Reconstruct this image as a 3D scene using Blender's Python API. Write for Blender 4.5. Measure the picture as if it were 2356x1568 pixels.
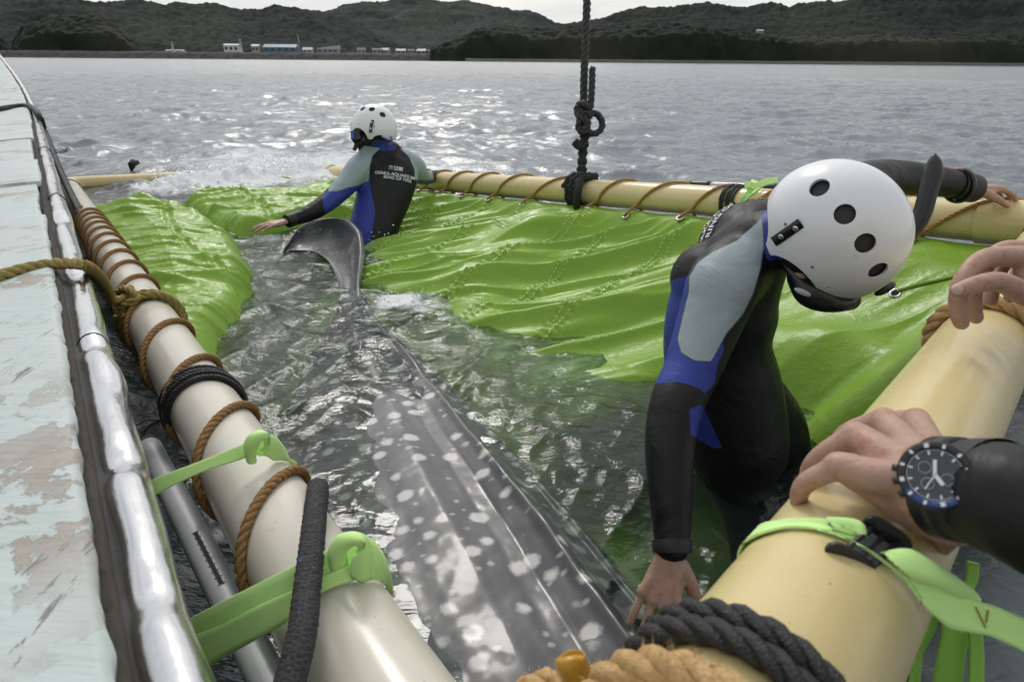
import bpy, bmesh, math, random
import numpy as np
from mathutils import Vector, Matrix
from mathutils.bvhtree import BVHTree
for o in list(bpy.data.objects): bpy.data.objects.remove(o)
sc = bpy.context.scene
COL = sc.collection
random.seed(7); RNG = np.random.default_rng(7)
R_ = math.radians

# ------------------------------------------------------------------ camera
FPX = 1571.0                                   # focal length in pixels of a 2356 px wide picture (24 mm lens)
PITCH, ROLL, CAMH = R_(22.3), R_(0.5), 1.0
FW = np.array([0, math.cos(PITCH), -math.sin(PITCH)])
_U0 = np.array([0, math.sin(PITCH), math.cos(PITCH)]); _R0 = np.array([1.0, 0, 0])
RT = _R0*math.cos(ROLL) + _U0*math.sin(ROLL)
UP = _U0*math.cos(ROLL) - _R0*math.sin(ROLL)
CAM = np.array([0, 0, CAMH])
def W(u, v, d):                                # sight line through a picture point, at a measured distance
    return CAM + d*(FW + (u-1178)/FPX*RT + (784-v)/FPX*UP)
def WZ(u, v, z=0.0):                           # the same, where it meets a level surface
    q = FW + (u-1178)/FPX*RT + (784-v)/FPX*UP
    return CAM + q*(z-CAMH)/q[2]
cam = bpy.data.cameras.new('camera'); camo = bpy.data.objects.new('camera', cam); COL.objects.link(camo)
cam.sensor_width = 36.0; cam.lens = 36.0*FPX/2356.0; cam.clip_start = 0.02; cam.clip_end = 20000
camo.matrix_world = Matrix(((RT[0], UP[0], -FW[0], 0), (RT[1], UP[1], -FW[1], 0), (RT[2], UP[2], -FW[2], CAMH), (0, 0, 0, 1)))
cam.dof.use_dof = True; cam.dof.focus_distance = 1.75; cam.dof.aperture_fstop = 10.0
sc.camera = camo

# ------------------------------------------------------------------ sky and sun (thin overcast, sun veiled ahead)
SUN_EL, SUN_AZ = R_(46), R_(-14)               # azimuth measured from +Y towards +X
SDIR = np.array([math.sin(SUN_AZ)*math.cos(SUN_EL), math.cos(SUN_AZ)*math.cos(SUN_EL), math.sin(SUN_EL)])
wd = bpy.data.worlds.new('World'); sc.world = wd; wd.use_nodes = True
nt = wd.node_tree; nt.nodes.clear()
def N(tree, typ, **kw):
    n = tree.nodes.new(typ)
    for k, v in kw.items():
        if k in n.inputs: n.inputs[k].default_value = v
        else: setattr(n, k, v)
    return n
wo = N(nt, 'ShaderNodeOutputWorld'); bg = N(nt, 'ShaderNodeBackground')
sky = N(nt, 'ShaderNodeTexSky', sky_type='NISHITA', sun_disc=False, sun_elevation=SUN_EL, sun_rotation=SUN_AZ, air_density=1.2, dust_density=3.0)
tc = N(nt, 'ShaderNodeTexCoord')
nz = N(nt, 'ShaderNodeVectorMath', operation='NORMALIZE'); nt.links.new(tc.outputs['Generated'], nz.inputs[0])
dt = N(nt, 'ShaderNodeVectorMath', operation='DOT_PRODUCT'); nt.links.new(nz.outputs[0], dt.inputs[0]); dt.inputs[1].default_value = SDIR
mx = N(nt, 'ShaderNodeMath', operation='MAXIMUM'); nt.links.new(dt.outputs['Value'], mx.inputs[0]); mx.inputs[1].default_value = 0.0
pw = N(nt, 'ShaderNodeMath', operation='POWER'); nt.links.new(mx.outputs[0], pw.inputs[0]); pw.inputs[1].default_value = 7.0
SKY_GLOW, SKY_BASE = 6.0, 7.6
gl = N(nt, 'ShaderNodeMath', operation='MULTIPLY_ADD'); nt.links.new(pw.outputs[0], gl.inputs[0]); gl.inputs[1].default_value = SKY_GLOW; gl.inputs[2].default_value = SKY_BASE
mp = N(nt, 'ShaderNodeMapping'); nt.links.new(nz.outputs[0], mp.inputs[0]); mp.inputs['Scale'].default_value = (2.2, 2.2, 9.0)
cn = N(nt, 'ShaderNodeTexNoise', Scale=1.6, Detail=7.0, Roughness=0.55); nt.links.new(mp.outputs[0], cn.inputs['Vector'])
cr = N(nt, 'ShaderNodeValToRGB'); nt.links.new(cn.outputs['Fac'], cr.inputs[0])
cr.color_ramp.elements[0].position = 0.36; cr.color_ramp.elements[0].color = (0.74, 0.79, 0.86, 1)
cr.color_ramp.elements[1].position = 0.62; cr.color_ramp.elements[1].color = (1.12, 1.10, 1.07, 1)
cm = N(nt, 'ShaderNodeVectorMath', operation='SCALE'); nt.links.new(cr.outputs[0], cm.inputs[0]); nt.links.new(gl.outputs[0], cm.inputs['Scale'])
mix = N(nt, 'ShaderNodeMix', data_type='RGBA'); mix.inputs['Factor'].default_value = 0.88
nt.links.new(sky.outputs[0], mix.inputs['A']); nt.links.new(cm.outputs[0], mix.inputs['B'])
nt.links.new(mix.outputs['Result'], bg.inputs['Color']); bg.inputs['Strength'].default_value = 0.10
nt.links.new(bg.outputs[0], wo.inputs[0])
sl = bpy.data.lights.new('sun', 'SUN'); sl.energy = 1.1; sl.angle = R_(15); sl.color = (1.0, 0.965, 0.91)
so = bpy.data.objects.new('sun', sl); COL.objects.link(so)
so.rotation_euler = Vector(-SDIR).to_track_quat('-Z', 'Y').to_euler()
vs = sc.view_settings; vs.view_transform = 'Standard'; vs.look = 'None'; vs.exposure = 0.15; vs.gamma = 1.0; vs.use_curve_mapping = False
sc.render.engine = 'CYCLES'; cy = sc.cycles
cy.use_denoising = True; cy.use_adaptive_sampling = True; cy.adaptive_threshold = 0.025; cy.max_bounces = 6; cy.diffuse_bounces = 3; cy.glossy_bounces = 4; cy.transparent_max_bounces = 12; cy.transmission_bounces = 4
cy.caustics_reflective = False; cy.caustics_refractive = False; cy.sample_clamp_indirect = 6.0

# ------------------------------------------------------------------ helpers
def lerp(a, b, t): return a + (b-a)*t
def sstep(a, b, x):
    t = np.clip((x-a)/(b-a), 0, 1); return t*t*(3-2*t)
def _hash(ix, iy, s):
    h = (ix.astype(np.int64)*374761393 + iy.astype(np.int64)*668265263 + s*144665) & 0xffffffff
    h = ((h ^ (h >> 13))*1274126177) & 0xffffffff
    return ((h ^ (h >> 16)) & 0xffff)/65535.0
def vnoise(x, y, s=0):                          # smooth noise in -1..1
    x = np.asarray(x, float); y = np.asarray(y, float)
    ix = np.floor(x); iy = np.floor(y); fx = x-ix; fy = y-iy
    fx = fx*fx*fx*(fx*(fx*6-15)+10); fy = fy*fy*fy*(fy*(fy*6-15)+10)
    a = _hash(ix, iy, s); b = _hash(ix+1, iy, s); c = _hash(ix, iy+1, s); d = _hash(ix+1, iy+1, s)
    return 2*(a*(1-fx)*(1-fy)+b*fx*(1-fy)+c*(1-fx)*fy+d*fx*fy)-1
def fbm(x, y, s=0, o=4, g=0.5):
    r = 0; a = 1; t = 0
    for i in range(o):
        r = r + a*vnoise(x*2.03**i+17.3*i, y*2.03**i-9.1*i, s+i); t += a; a *= g
    return r/t
def catmull(pts, n=8):
    P = np.asarray(pts, float); out = []
    Q = np.vstack([2*P[0]-P[1], P, 2*P[-1]-P[-2]])
    for i in range(1, len(Q)-2):
        for k in range(n):
            t = k/n; a, b, c, d = Q[i-1], Q[i], Q[i+1], Q[i+2]
            out.append(0.5*((2*b)+(c-a)*t+(2*a-5*b+4*c-d)*t*t+(3*b-a-3*c+d)*t**3))
    out.append(P[-1]); return np.array(out)
def resample(P, ds):
    P = np.asarray(P, float); L = np.concatenate([[0], np.cumsum(np.linalg.norm(np.diff(P[:, :3], axis=0), axis=1))])
    n = max(2, int(L[-1]/ds)+1); s = np.linspace(0, L[-1], n)
    return np.stack([np.interp(s, L, P[:, k]) for k in range(P.shape[1])], 1), s
def unit(v):
    v = np.asarray(v, float); return v/(np.linalg.norm(v, axis=-1, keepdims=True)+1e-12)
def frames(P, ref=None):
    T = np.gradient(P, axis=0); T = unit(T)
    n = np.cross(T[0], ref if ref is not None else ([0, 0, 1] if abs(T[0][2]) < .9 else [1, 0, 0])); n = unit(n)
    Ns = [n]
    for i in range(1, len(P)):
        n = Ns[-1]-T[i]*np.dot(Ns[-1], T[i]); Ns.append(unit(n))
    Ns = np.array(Ns); return T, Ns, np.cross(T, Ns)
class MB:
    def __init__(s): s.v = []; s.f = []; s.m = []; s.n = 0
    def add(s, v, f, mi=0):
        v = np.asarray(v, float); s.v.append(v); s.f += [tuple(i+s.n for i in q) for q in f]; s.m += [mi]*len(f); s.n += len(v); return s
    def tube(s, P, r, n=8, cap=True, mi=0, ref=None, flat=1.0, closed=False):
        P = np.asarray(P, float); r = np.broadcast_to(np.asarray(r, float), (len(P),))
        T, A, B = frames(P, ref)
        th = np.linspace(0, 2*np.pi, n, endpoint=False)
        v = P[:, None, :]+r[:, None, None]*(np.cos(th)[None, :, None]*A[:, None, :]+flat*np.sin(th)[None, :, None]*B[:, None, :])
        m = len(P); f = []
        for i in range(m-1):
            for k in range(n):
                k2 = (k+1) % n; f.append((i*n+k, i*n+k2, (i+1)*n+k2, (i+1)*n+k))
        if closed:
            for k in range(n):
                k2 = (k+1) % n; f.append(((m-1)*n+k, (m-1)*n+k2, k2, k))
        elif cap:
            f.append(tuple(range(n))[::-1]); f.append(tuple(range((m-1)*n, m*n)))
        return s.add(v.reshape(-1, 3), f, mi)
    def box(s, c, ax, ay, az, mi=0):               # centre and three half-axis vectors
        c, ax, ay, az = [np.asarray(q, float) for q in (c, ax, ay, az)]
        v = [c+i*ax+j*ay+k*az for k in (-1, 1) for j in (-1, 1) for i in (-1, 1)]
        return s.add(v, [(0, 2, 3, 1), (4, 5, 7, 6), (0, 1, 5, 4), (2, 6, 7, 3), (0, 4, 6, 2), (1, 3, 7, 5)], mi)
    def grid(s, G, mi=0, flip=False, wrap=False):
        G = np.asarray(G, float); a, b = G.shape[:2]; f = []
        for i in range(a-1):
            for j in range(b if wrap else b-1):
                j2 = (j+1) % b; q = (i*b+j, i*b+j2, (i+1)*b+j2, (i+1)*b+j); f.append(q[::-1] if flip else q)
        return s.add(G.reshape(-1, 3), f, mi)
    def ell(s, c, ax, ay, az, n=12, m=8, mi=0):    # ellipsoid
        c, ax, ay, az = [np.asarray(q, float) for q in (c, ax, ay, az)]
        th = np.linspace(0, 2*np.pi, n, endpoint=False); ph = np.linspace(0, np.pi, m+1)
        G = [[c+np.sin(p)*np.cos(t)*ax+np.sin(p)*np.sin(t)*ay+np.cos(p)*az for t in th] for p in ph]
        return s.grid(G, mi, wrap=True)
    def build(s, name, mats, parent=None, smooth=True, **tags):
        me = bpy.data.meshes.new(name)
        me.from_pydata(np.vstack(s.v).tolist(), [], s.f)
        if not isinstance(mats, (list, tuple)): mats = [mats]
        for m in mats: me.materials.append(m)
        if len(mats) > 1: me.polygons.foreach_set('material_index', s.m)
        if smooth: me.polygons.foreach_set('use_smooth', [True]*len(me.polygons))
        me.validate(); me.update()
        return link(name, me, parent, **tags)
def link(name, me, parent=None, **tags):
    o = bpy.data.objects.new(name, me); COL.objects.link(o)
    if parent is not None: o.parent = parent
    for k, v in tags.items(): o[k] = v
    return o
def empty(name, **tags): return link(name, None, None, **tags)
def big_grid(name, X, Y, Z, mat, attrs={}, parent=None, **tags):      # numpy-fast grid mesh
    a, b = X.shape; me = bpy.data.meshes.new(name)
    co = np.stack([X, Y, Z], -1).reshape(-1, 3).astype(np.float32)
    I = np.arange(a*b).reshape(a, b)
    q = np.stack([I[:-1, :-1], I[:-1, 1:], I[1:, 1:], I[1:, :-1]], -1).reshape(-1, 4)
    me.vertices.add(len(co)); me.vertices.foreach_set('co', co.ravel())
    me.loops.add(q.size); me.loops.foreach_set('vertex_index', q.ravel().astype(np.int32))
    me.polygons.add(len(q)); me.polygons.foreach_set('loop_start', np.arange(0, q.size, 4, dtype=np.int32))
    me.polygons.foreach_set('loop_total', np.full(len(q), 4, dtype=np.int32))
    me.polygons.foreach_set('use_smooth', [True]*len(q))
    me.update(calc_edges=True); me.materials.append(mat)
    for k, v in attrs.items():
        at = me.attributes.new(k, 'FLOAT', 'POINT'); at.data.foreach_set('value', np.asarray(v, np.float32).ravel())
    return link(name, me, parent, **tags)

# ------------------------------------------------------------------ materials
def newmat(name):
    m = bpy.data.materials.new(name); m.use_nodes = True; t = m.node_tree
    return m, t, t.nodes['Principled BSDF'], t.nodes['Material Output']
def noise(t, vec, scale, detail=4.0, rough=.55, dist=0.0):
    n = N(t, 'ShaderNodeTexNoise', Scale=scale, Detail=detail, Roughness=rough, Distortion=dist)
    if vec is not None: t.links.new(vec, n.inputs['Vector'])
    return n.outputs['Fac']
def ramp(t, fac, a, b, ca=(0, 0, 0, 1), cb=(1, 1, 1, 1)):
    r = N(t, 'ShaderNodeValToRGB'); t.links.new(fac, r.inputs[0])
    r.color_ramp.elements[0].position = a; r.color_ramp.elements[1].position = b
    r.color_ramp.elements[0].color = ca; r.color_ramp.elements[1].color = cb; return r.outputs[0]
def mixc(t, fac, A, B):
    m = N(t, 'ShaderNodeMix', data_type='RGBA')
    for k, x in (('Factor', fac), ('A', A), ('B', B)):
        if hasattr(x, 'links'): t.links.new(x, m.inputs[k])
        else: m.inputs[k].default_value = x if k == 'Factor' else tuple(x)+(1,)*(4-len(x))
    return m.outputs['Result']
def math_(t, op, a, b=None, c=None):
    m = N(t, 'ShaderNodeMath', operation=op)
    for i, x in enumerate((a, b, c)):
        if x is None: continue
        if hasattr(x, 'links'): t.links.new(x, m.inputs[i])
        else: m.inputs[i].default_value = x
    return m.outputs[0]
def attr(t, name):
    return N(t, 'ShaderNodeAttribute', attribute_name=name).outputs['Fac']
def coords(t, scale=(1, 1, 1), rot=(0, 0, 0)):
    c = N(t, 'ShaderNodeTexCoord'); m = N(t, 'ShaderNodeMapping'); t.links.new(c.outputs['Object'], m.inputs[0])
    m.inputs['Scale'].default_value = scale; m.inputs['Rotation'].default_value = rot; return m.outputs[0]
def bump(t, h, strength=.3, dist=.01, normal=None):
    b = N(t, 'ShaderNodeBump', Strength=strength, Distance=dist); t.links.new(h, b.inputs['Height'])
    if normal is not None: t.links.new(normal, b.inputs['Normal'])
    return b.outputs[0]
def M(name, col, rough=.5, metal=0, var=.15, vs=6, bs=0, bscale=60, bdist=.002, coat=0, spec=.5, sss=0, dirt=None, dscale=9, dlo=.55, dhi=.75, rvar=.1):
    m, t, p, out = newmat(name); vec = coords(t)
    f = noise(t, vec, vs, 5); c = np.array(col)
    cc = mixc(t, f, c*(1-var), np.minimum(c*(1+var), .95))
    if dirt is not None:
        d = ramp(t, noise(t, vec, dscale, 6, .65), dlo, dhi); cc = mixc(t, d, cc, dirt)
    t.links.new(cc, p.inputs['Base Color'])
    rr = math_(t, 'MULTIPLY_ADD', noise(t, vec, vs*3, 3), rvar, rough-rvar/2); t.links.new(rr, p.inputs['Roughness'])
    p.inputs['Metallic'].default_value = metal; p.inputs['Coat Weight'].default_value = coat; p.inputs['Coat Roughness'].default_value = .12
    p.inputs['Specular IOR Level'].default_value = spec
    if sss: p.inputs['Subsurface Weight'].default_value = sss; p.inputs['Subsurface Radius'].default_value = (.02, .008, .004); p.inputs['Subsurface Scale'].default_value = .3
    if bs: t.links.new(bump(t, noise(t, vec, bscale, 5, .6), bs, bdist), p.inputs['Normal'])
    return m
# ------------------------------------------------------------------ layout of the floating frame
PR = 0.07                                       # pipe radius (140 mm pipe)
FL = np.array([-3.69, 5.72, 0.005]); NL = np.array([0.075, 0.226, 0.385])
FR = np.array([-1.805, 6.611, 0.0]); NR = np.array([1.74, 2.155, 0.525])
NP0 = np.array([0.03, 0.173, 0.605]); NP1 = NR + np.array([0, 0, 0.0])
def inside_quad(x, y):                          # signed distance-like value, >0 inside the frame
    P = [FL, NL, NR, FR]; d = None
    for i in range(4):
        a, b = P[i][:2], P[(i+1) % 4][:2]; e = unit(b-a)
        s = (x-a[0])*(-e[1])+(y-a[1])*e[0]
        d = s if d is None else np.minimum(d, s)
    return d
def segdist(x, y, a, b):
    ax, ay = a[0], a[1]; dx, dy = b[0]-ax, b[1]-ay
    t = np.clip(((x-ax)*dx+(y-ay)*dy)/(dx*dx+dy*dy), 0, 1)
    return np.hypot(x-ax-t*dx, y-ay-t*dy)
def poly_sd(x, y, P):                           # signed distance to polygon, >0 inside
    P = np.asarray(P, float); x = np.asarray(x, float); y = np.asarray(y, float)
    d = np.full(x.shape, 1e9); ins = np.zeros(x.shape, bool)
    for i in range(len(P)):
        a = P[i]; b = P[(i+1) % len(P)]
        d = np.minimum(d, segdist(x, y, a, b))
        c = ((a[1] > y) != (b[1] > y)) & (x < (b[0]-a[0])*(y-a[1])/(b[1]-a[1]+1e-12)+a[0]); ins ^= c
    return np.where(ins, d, -d)

# ------------------------------------------------------------------ sea
def sea_h(x, y, sp):
    q = inside_quad(x, y); ins = sstep(-.35, .25, q)
    near = sstep(7, 2.5, np.hypot(x, y))
    def oct(lx, ly, s, ang, ridge=False):
        c, sn = math.cos(ang), math.sin(ang); a = (x*c+y*sn)/lx; b = (-x*sn+y*c)/ly
        n = vnoise(a, b, s); n2 = vnoise(a*1.9+3, b*1.9-7, s+50)*.5
        h = n+n2*.6
        if ridge: h = 1-2*np.abs(n+n2*.35)**.85
        return h*sstep(.9, 2.2, min(lx, ly)/sp)
    big = .045*oct(2.8, 5.0, 1, 1.2)+.044*oct(1.05, 1.9, 2, 1.0, True)+.036*oct(.5, .85, 3, 1.6, True)+.018*oct(.24, .36, 4, .6, True)+.007*oct(.11, .16, 5, 2.)
    big = big+.06*oct(9, 16, 9, 1.1)*sstep(4, 14, np.hypot(x, y))
    wx = x+.05*vnoise(x*3, y*3, 21); wy = y+.05*vnoise(x*3+9, y*3, 22)
    def o2(l, s, r=False):
        ca, sa = math.cos(s*1.7), math.sin(s*1.7); n = vnoise((wx*ca+wy*sa)/l, (-wx*sa+wy*ca)/(l*1.35), s)
        if r: n = 1-2*np.abs(n)**.8
        return n*sstep(.9, 2.2, l/sp)
    small = .010*o2(.60, 31)+.0065*o2(.27, 32, True)+.0064*o2(.13, 33, True)+.0044*o2(.07, 34, True)+.0022*o2(.035, 35)
    h = big*(1-ins)+small*ins
    # chop thrown up along the half-sunk far pipe and round the tail
    far = np.exp(-(segdist(x, y, FL+np.array([.75, -.05, 0]), FR)/.28)**2)
    spl = fbm(x*5, y*5, 61, 4, .6)
    h = h+far*(.09*np.maximum(spl, 0)+.09*np.maximum(vnoise(x*9, y*9, 63), 0)**2+.03+.055*sstep(-3.1, -2.7, x)+.03*vnoise(x*22, y*22, 64))
    tl = np.exp(-(np.hypot(x+.42, y-2.75)/.28)**2)
    h = h+tl*(.02+.03*np.maximum(fbm(x*9, y*9, 66, 4, .6), 0))
    # calmer thin film over the shark's back
    return h
def foam_amt(x, y):
    f = 2.1*np.exp(-(segdist(x, y, FL+np.array([.9, -.05, 0]), FR+np.array([.1, -.1, 0]))/.33)**2)
    f = f+.8*np.exp(-(segdist(x, y, (-3.2, 7.3), (-.8, 6.6))/1.0)**2)
    f = f+(.75*np.exp(-(np.hypot(x+.50, y-2.84)/.12)**2)+.75*np.exp(-(segdist(x, y, (-.45, 2.8), (.05, 2.7))/.17)**2))*(1+1.1*fbm(x*11, y*11, 78, 3))
    f = f+.75*np.exp(-(segdist(x, y, (-.9, 4.2), (-1.5, 4.05))/.25)**2)
    f = f+.5*np.exp(-(segdist(x, y, (-3.1, 5.0), (-1.6, 5.2))/.3)**2)
    f = f+.32*np.exp(-(np.hypot(x-.62, y-1.40)/.22)**2)
    f = f+.34*sstep(14, 6, np.hypot(x+2, y-7))*sstep(-.2, .4, -inside_quad(x, y))*sstep(.6, -1.2, x)
    return f*(.72+.5*fbm(x*3.1, y*3.1, 77, 4, .6))
def make_sea():
    r = np.concatenate([np.geomspace(.42, 7.0, 470, endpoint=False), np.geomspace(7.0, 60.0, 430, endpoint=False), np.geomspace(60., 9000, 110)])
    half = R_(58)
    a = np.concatenate([np.linspace(-math.pi, -half, 50, endpoint=False), np.linspace(-half, half, 710), np.linspace(half, math.pi, 50)[1:]])
    A, RR = np.meshgrid(a, r); X = RR*np.sin(A); Y = RR*np.cos(A)
    sp = np.gradient(r)[:, None]*np.ones_like(A)
    Z = np.zeros_like(X); msk = RR < 900
    Z[msk] = sea_h(X[msk], Y[msk], np.maximum(sp[msk], RR[msk]*.0028))
    Z *= sstep(1500, 300, RR)
    q = inside_quad(X, Y)
    clear = np.zeros_like(X); k = q > -.15                       # how much of what lies below shows: absorption over the depth of water
    st_ = shark_top(X[k], Y[k]); bed = np.maximum(sheet_z(X[k], Y[k]), st_)
    calm = np.zeros_like(X); calm[k] = sstep(-.085, -.012, st_)*sstep(2.3, 1.7, np.hypot(X[k], Y[k])); Z *= 1-.62*calm      # thin smooth film over the back
    clear[k] = sstep(-.12, .04, q[k])*np.exp(np.minimum(bed, 0)/.42)*.95
    foam = foam_amt(X, Y)
    m, t, p, out = newmat('sea_water'); t.nodes.remove(p)
    vec = coords(t)
    vr = coords(t, (1.0, 2.3, 1), (0, 0, -.45)); n1 = noise(t, vr, 7, 4, .6, .5); n2 = noise(t, vr, 30, 3, .6, .4); n3 = noise(t, vec, 1.6, 3, .5)
    b3 = bump(t, n3, .5, .10); b1 = bump(t, n1, .55, .022, b3); nb = bump(t, n2, .5, .006, b1)
    for q_, k_ in ((b3, .5), (b1, .55), (nb, .5)): t.links.new(math_(t, 'MULTIPLY', math_(t, 'SUBTRACT', 1.0, math_(t, 'MULTIPLY', attr(t, 'calm'), .75)), k_), q_.node.inputs['Strength'])
    fr = N(t, 'ShaderNodeFresnel'); t.links.new(nb, fr.inputs['Normal']); t.links.new(attr(t, 'gleam'), fr.inputs['IOR'])
    gl = N(t, 'ShaderNodeBsdfGlossy'); t.links.new(nb, gl.inputs['Normal']); t.links.new(attr(t, 'chop'), gl.inputs['Roughness'])
    df = N(t, 'ShaderNodeBsdfDiffuse'); t.links.new(mixc(t, ramp(t, attr(t, 'deep'), .0, 1.0), (.022, .030, .028), (.125, .148, .166)), df.inputs['Color'])
    tr = N(t, 'ShaderNodeBsdfTransparent'); tr.inputs['Color'].default_value = (.80, .90, .84, 1)
    c = attr(t, 'clear')
    b0 = N(t, 'ShaderNodeMixShader'); t.links.new(c, b0.inputs[0]); t.links.new(df.outputs[0], b0.inputs[1]); t.links.new(tr.outputs[0], b0.inputs[2])
    w = N(t, 'ShaderNodeMixShader'); t.links.new(fr.outputs[0], w.inputs[0]); t.links.new(b0.outputs[0], w.inputs[1]); t.links.new(gl.outputs[0], w.inputs[2])
    fo = N(t, 'ShaderNodeBsdfDiffuse'); fo.inputs['Color'].default_value = (.72, .75, .76, 1); t.links.new(nb, fo.inputs['Normal'])
    f1 = noise(t, vec, 13, 8, .74, .9); f2 = noise(t, vec, 85, 5, .75, .3)
    fx = math_(t, 'MULTIPLY_ADD', f2, .35, math_(t, 'MULTIPLY', f1, .75))
    th = math_(t, 'SUBTRACT', 1.02, math_(t, 'MULTIPLY', attr(t, 'foam'), .52))
    fm = N(t, 'ShaderNodeMapRange', interpolation_type='SMOOTHSTEP'); t.links.new(math_(t, 'SUBTRACT', fx, th), fm.inputs[0])
    fm.inputs[1].default_value = -.30; fm.inputs[2].default_value = .14; fm.inputs[3].default_value = 0; fm.inputs[4].default_value = .92
    s2 = N(t, 'ShaderNodeMixShader'); t.links.new(fm.outputs[0], s2.inputs[0]); t.links.new(w.outputs[0], s2.inputs[1]); t.links.new(fo.outputs[0], s2.inputs[2])
    t.links.new(s2.outputs[0], out.inputs[0])
    o = big_grid('sea', X, Y, Z, m, {'calm': calm, 'deep': sstep(.15, -.5, q), 'gleam': 1.40+.40*sstep(.1, -.8, q), 'clear': clear, 'foam': foam, 'chop': .05+.04*sstep(3, 11, RR)+.09*sstep(12, 70, RR)}, kind='structure')
    return o
md = M('deep_water', (.012, .022, .022), .9, var=.3, vs=.5)
MB().grid([[(x, y, -2.2) for x in (-9000, 9000)] for y in (-9000, 9000)], flip=True).build('seabed', md, kind='structure')

# ------------------------------------------------------------------ hills beyond the bay
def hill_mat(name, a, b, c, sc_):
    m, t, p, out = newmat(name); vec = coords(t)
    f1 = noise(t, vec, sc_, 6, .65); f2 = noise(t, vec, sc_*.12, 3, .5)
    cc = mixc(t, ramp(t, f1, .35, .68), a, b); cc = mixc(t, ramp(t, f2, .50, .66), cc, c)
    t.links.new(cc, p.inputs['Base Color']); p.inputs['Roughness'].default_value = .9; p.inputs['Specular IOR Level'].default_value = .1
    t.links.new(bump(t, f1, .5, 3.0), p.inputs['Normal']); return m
def crowns(x, y, cell, s):                      # domed tree crowns
    gx = x/cell; gy = y/cell; best = np.full(np.shape(x), 9.); ht = np.zeros(np.shape(x))
    for i in (-1, 0, 1):
        for j in (-1, 0, 1):
            ix = np.floor(gx)+i; iy = np.floor(gy)+j
            px = ix+_hash(ix, iy, s); py = iy+_hash(ix, iy, s+1); d = np.hypot(gx-px, gy-py)
            k = d < best; best = np.where(k, d, best); ht = np.where(k, .5+_hash(ix, iy, s+2), ht)
    return np.sqrt(np.maximum(0, 1-best**2))*ht
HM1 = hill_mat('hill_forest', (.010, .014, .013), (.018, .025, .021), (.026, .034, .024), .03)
HM2 = hill_mat('hill_forest_hazed', (.022, .030, .028), (.034, .045, .038), (.040, .050, .038), .02)  # far range: distance haze put into the paler base colour
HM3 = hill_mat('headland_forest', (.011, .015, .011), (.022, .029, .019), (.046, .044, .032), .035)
def hill(sky_uv, r0, r1, mat, seed, fold=18., cell=7.5, ch=4.0, base=2.0, foot=.35, du=3.0, pw=.8):
    us = np.array([p[0] for p in sky_uv]); vs_ = np.array([p[1] for p in sky_uv])
    u = np.arange(us[0], us[-1]+.1, du)
    q = np.concatenate([np.linspace(0, 1, 96), [1.06, 1.16, 1.35]])
    U, Q = np.meshgrid(u, q)
    kx = (U-1178)/FPX/math.cos(PITCH); Y0 = r0+(r1-r0)*Q
    X = Y0*kx*.985; Y = Y0
    v = np.interp(u, us, vs_)
    hor = 784-FPX*math.tan(PITCH)+ (u-1178)*math.tan(ROLL)
    top = r1*(hor-v)/FPX*math.cos(PITCH)*1.0 / 1.0
    top = top*(1/(math.cos(PITCH)**1))*.93 + CAMH
    prof = np.where(Q <= 1, foot*sstep(0, .12, Q)*.32+(1-foot*.32)*sstep(0, 1.0, Q)**pw, 1-(Q-1)*1.4)
    n = fbm(X/150., Y/110., seed, 4, .5)
    Z = base*0 + top[None, :]*prof + fold*n*prof*(1-np.clip(Q, 0, 1)**3)*2.0*sstep(0, .25, Q)
    Z = Z*sstep(-.02, .03, Q) + ch*(crowns(X, Y*.8, cell, seed+7)-.45)*sstep(.0, .05, Q)*sstep(0, 8, top)[None, :]
    big_grid('hill', X, Y, np.maximum(Z, -3), mat, kind='structure')
zL = [(-500, 20), (-200, 14), (0, 11), (65, 6), (135, 11), (165, 7), (235, 21), (270, 14), (310, 16), (360, 27), (395, 25), (445, 19), (495, 32), (520, 26), (560, 31), (590, 30), (630, 40), (680, 43), (710, 34), (750, 40), (795, 46), (850, 60), (900, 88), (950, 112), (985, 128)]
zM = [(600, 70), (700, 52), (780, 47), (850, 34), (890, 30), (925, 32), (965, 20), (1000, 19), (1040, 27), (1080, 25), (1125, 32), (1178, 44), (1200, 43), (1225, 52), (1253, 66), (1275, 72), (1330, 84), (1420, 110)]
zR = [(1180, 88), (1262, 73), (1293, 70), (1343, 65), (1378, 57), (1403, 52), (1428, 46), (1498, 44), (1518, 42), (1548, 34), (1578, 36), (1628, 39), (1653, 31), (1693, 29), (1708, 37), (1743, 26), (1783, 21), (1808, 24), (1853, 12), (1893, 9), (1998, 0), (2080, -8), (2200, -22), (2400, -40), (2700, -50)]
zF = [(1010, 122), (1060, 104), (1085, 92), (1100, 82), (1150, 78), (1200, 80), (1260, 84), (1330, 80), (1420, 84), (1500, 80), (1600, 88), (1700, 92), (1800, 96), (1900, 90), (2000, 97), (2100, 92), (2200, 98), (2300, 90), (2450, 85), (2700, 80)]
zA = [(-400, 70), (-100, 58), (0, 55), (60, 50), (120, 62), (150, 84), (170, 108), (190, 124)]
zB = [(180, 112), (205, 78), (240, 60), (290, 54), (330, 52), (380, 62), (410, 88), (430, 112)]
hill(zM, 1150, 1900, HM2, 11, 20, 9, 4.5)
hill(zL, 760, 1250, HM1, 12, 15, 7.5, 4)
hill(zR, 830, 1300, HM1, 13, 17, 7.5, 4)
hill(zF, 690, 800, HM3, 14, 7, 7, 4.5, foot=2.2, pw=.55)
hill(zA, 715, 800, HM3, 15, 4, 7, 5, foot=1.6, pw=.6)
hill(zB, 712, 790, HM3, 16, 4, 7, 5, foot=1.6, pw=.6)
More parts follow.
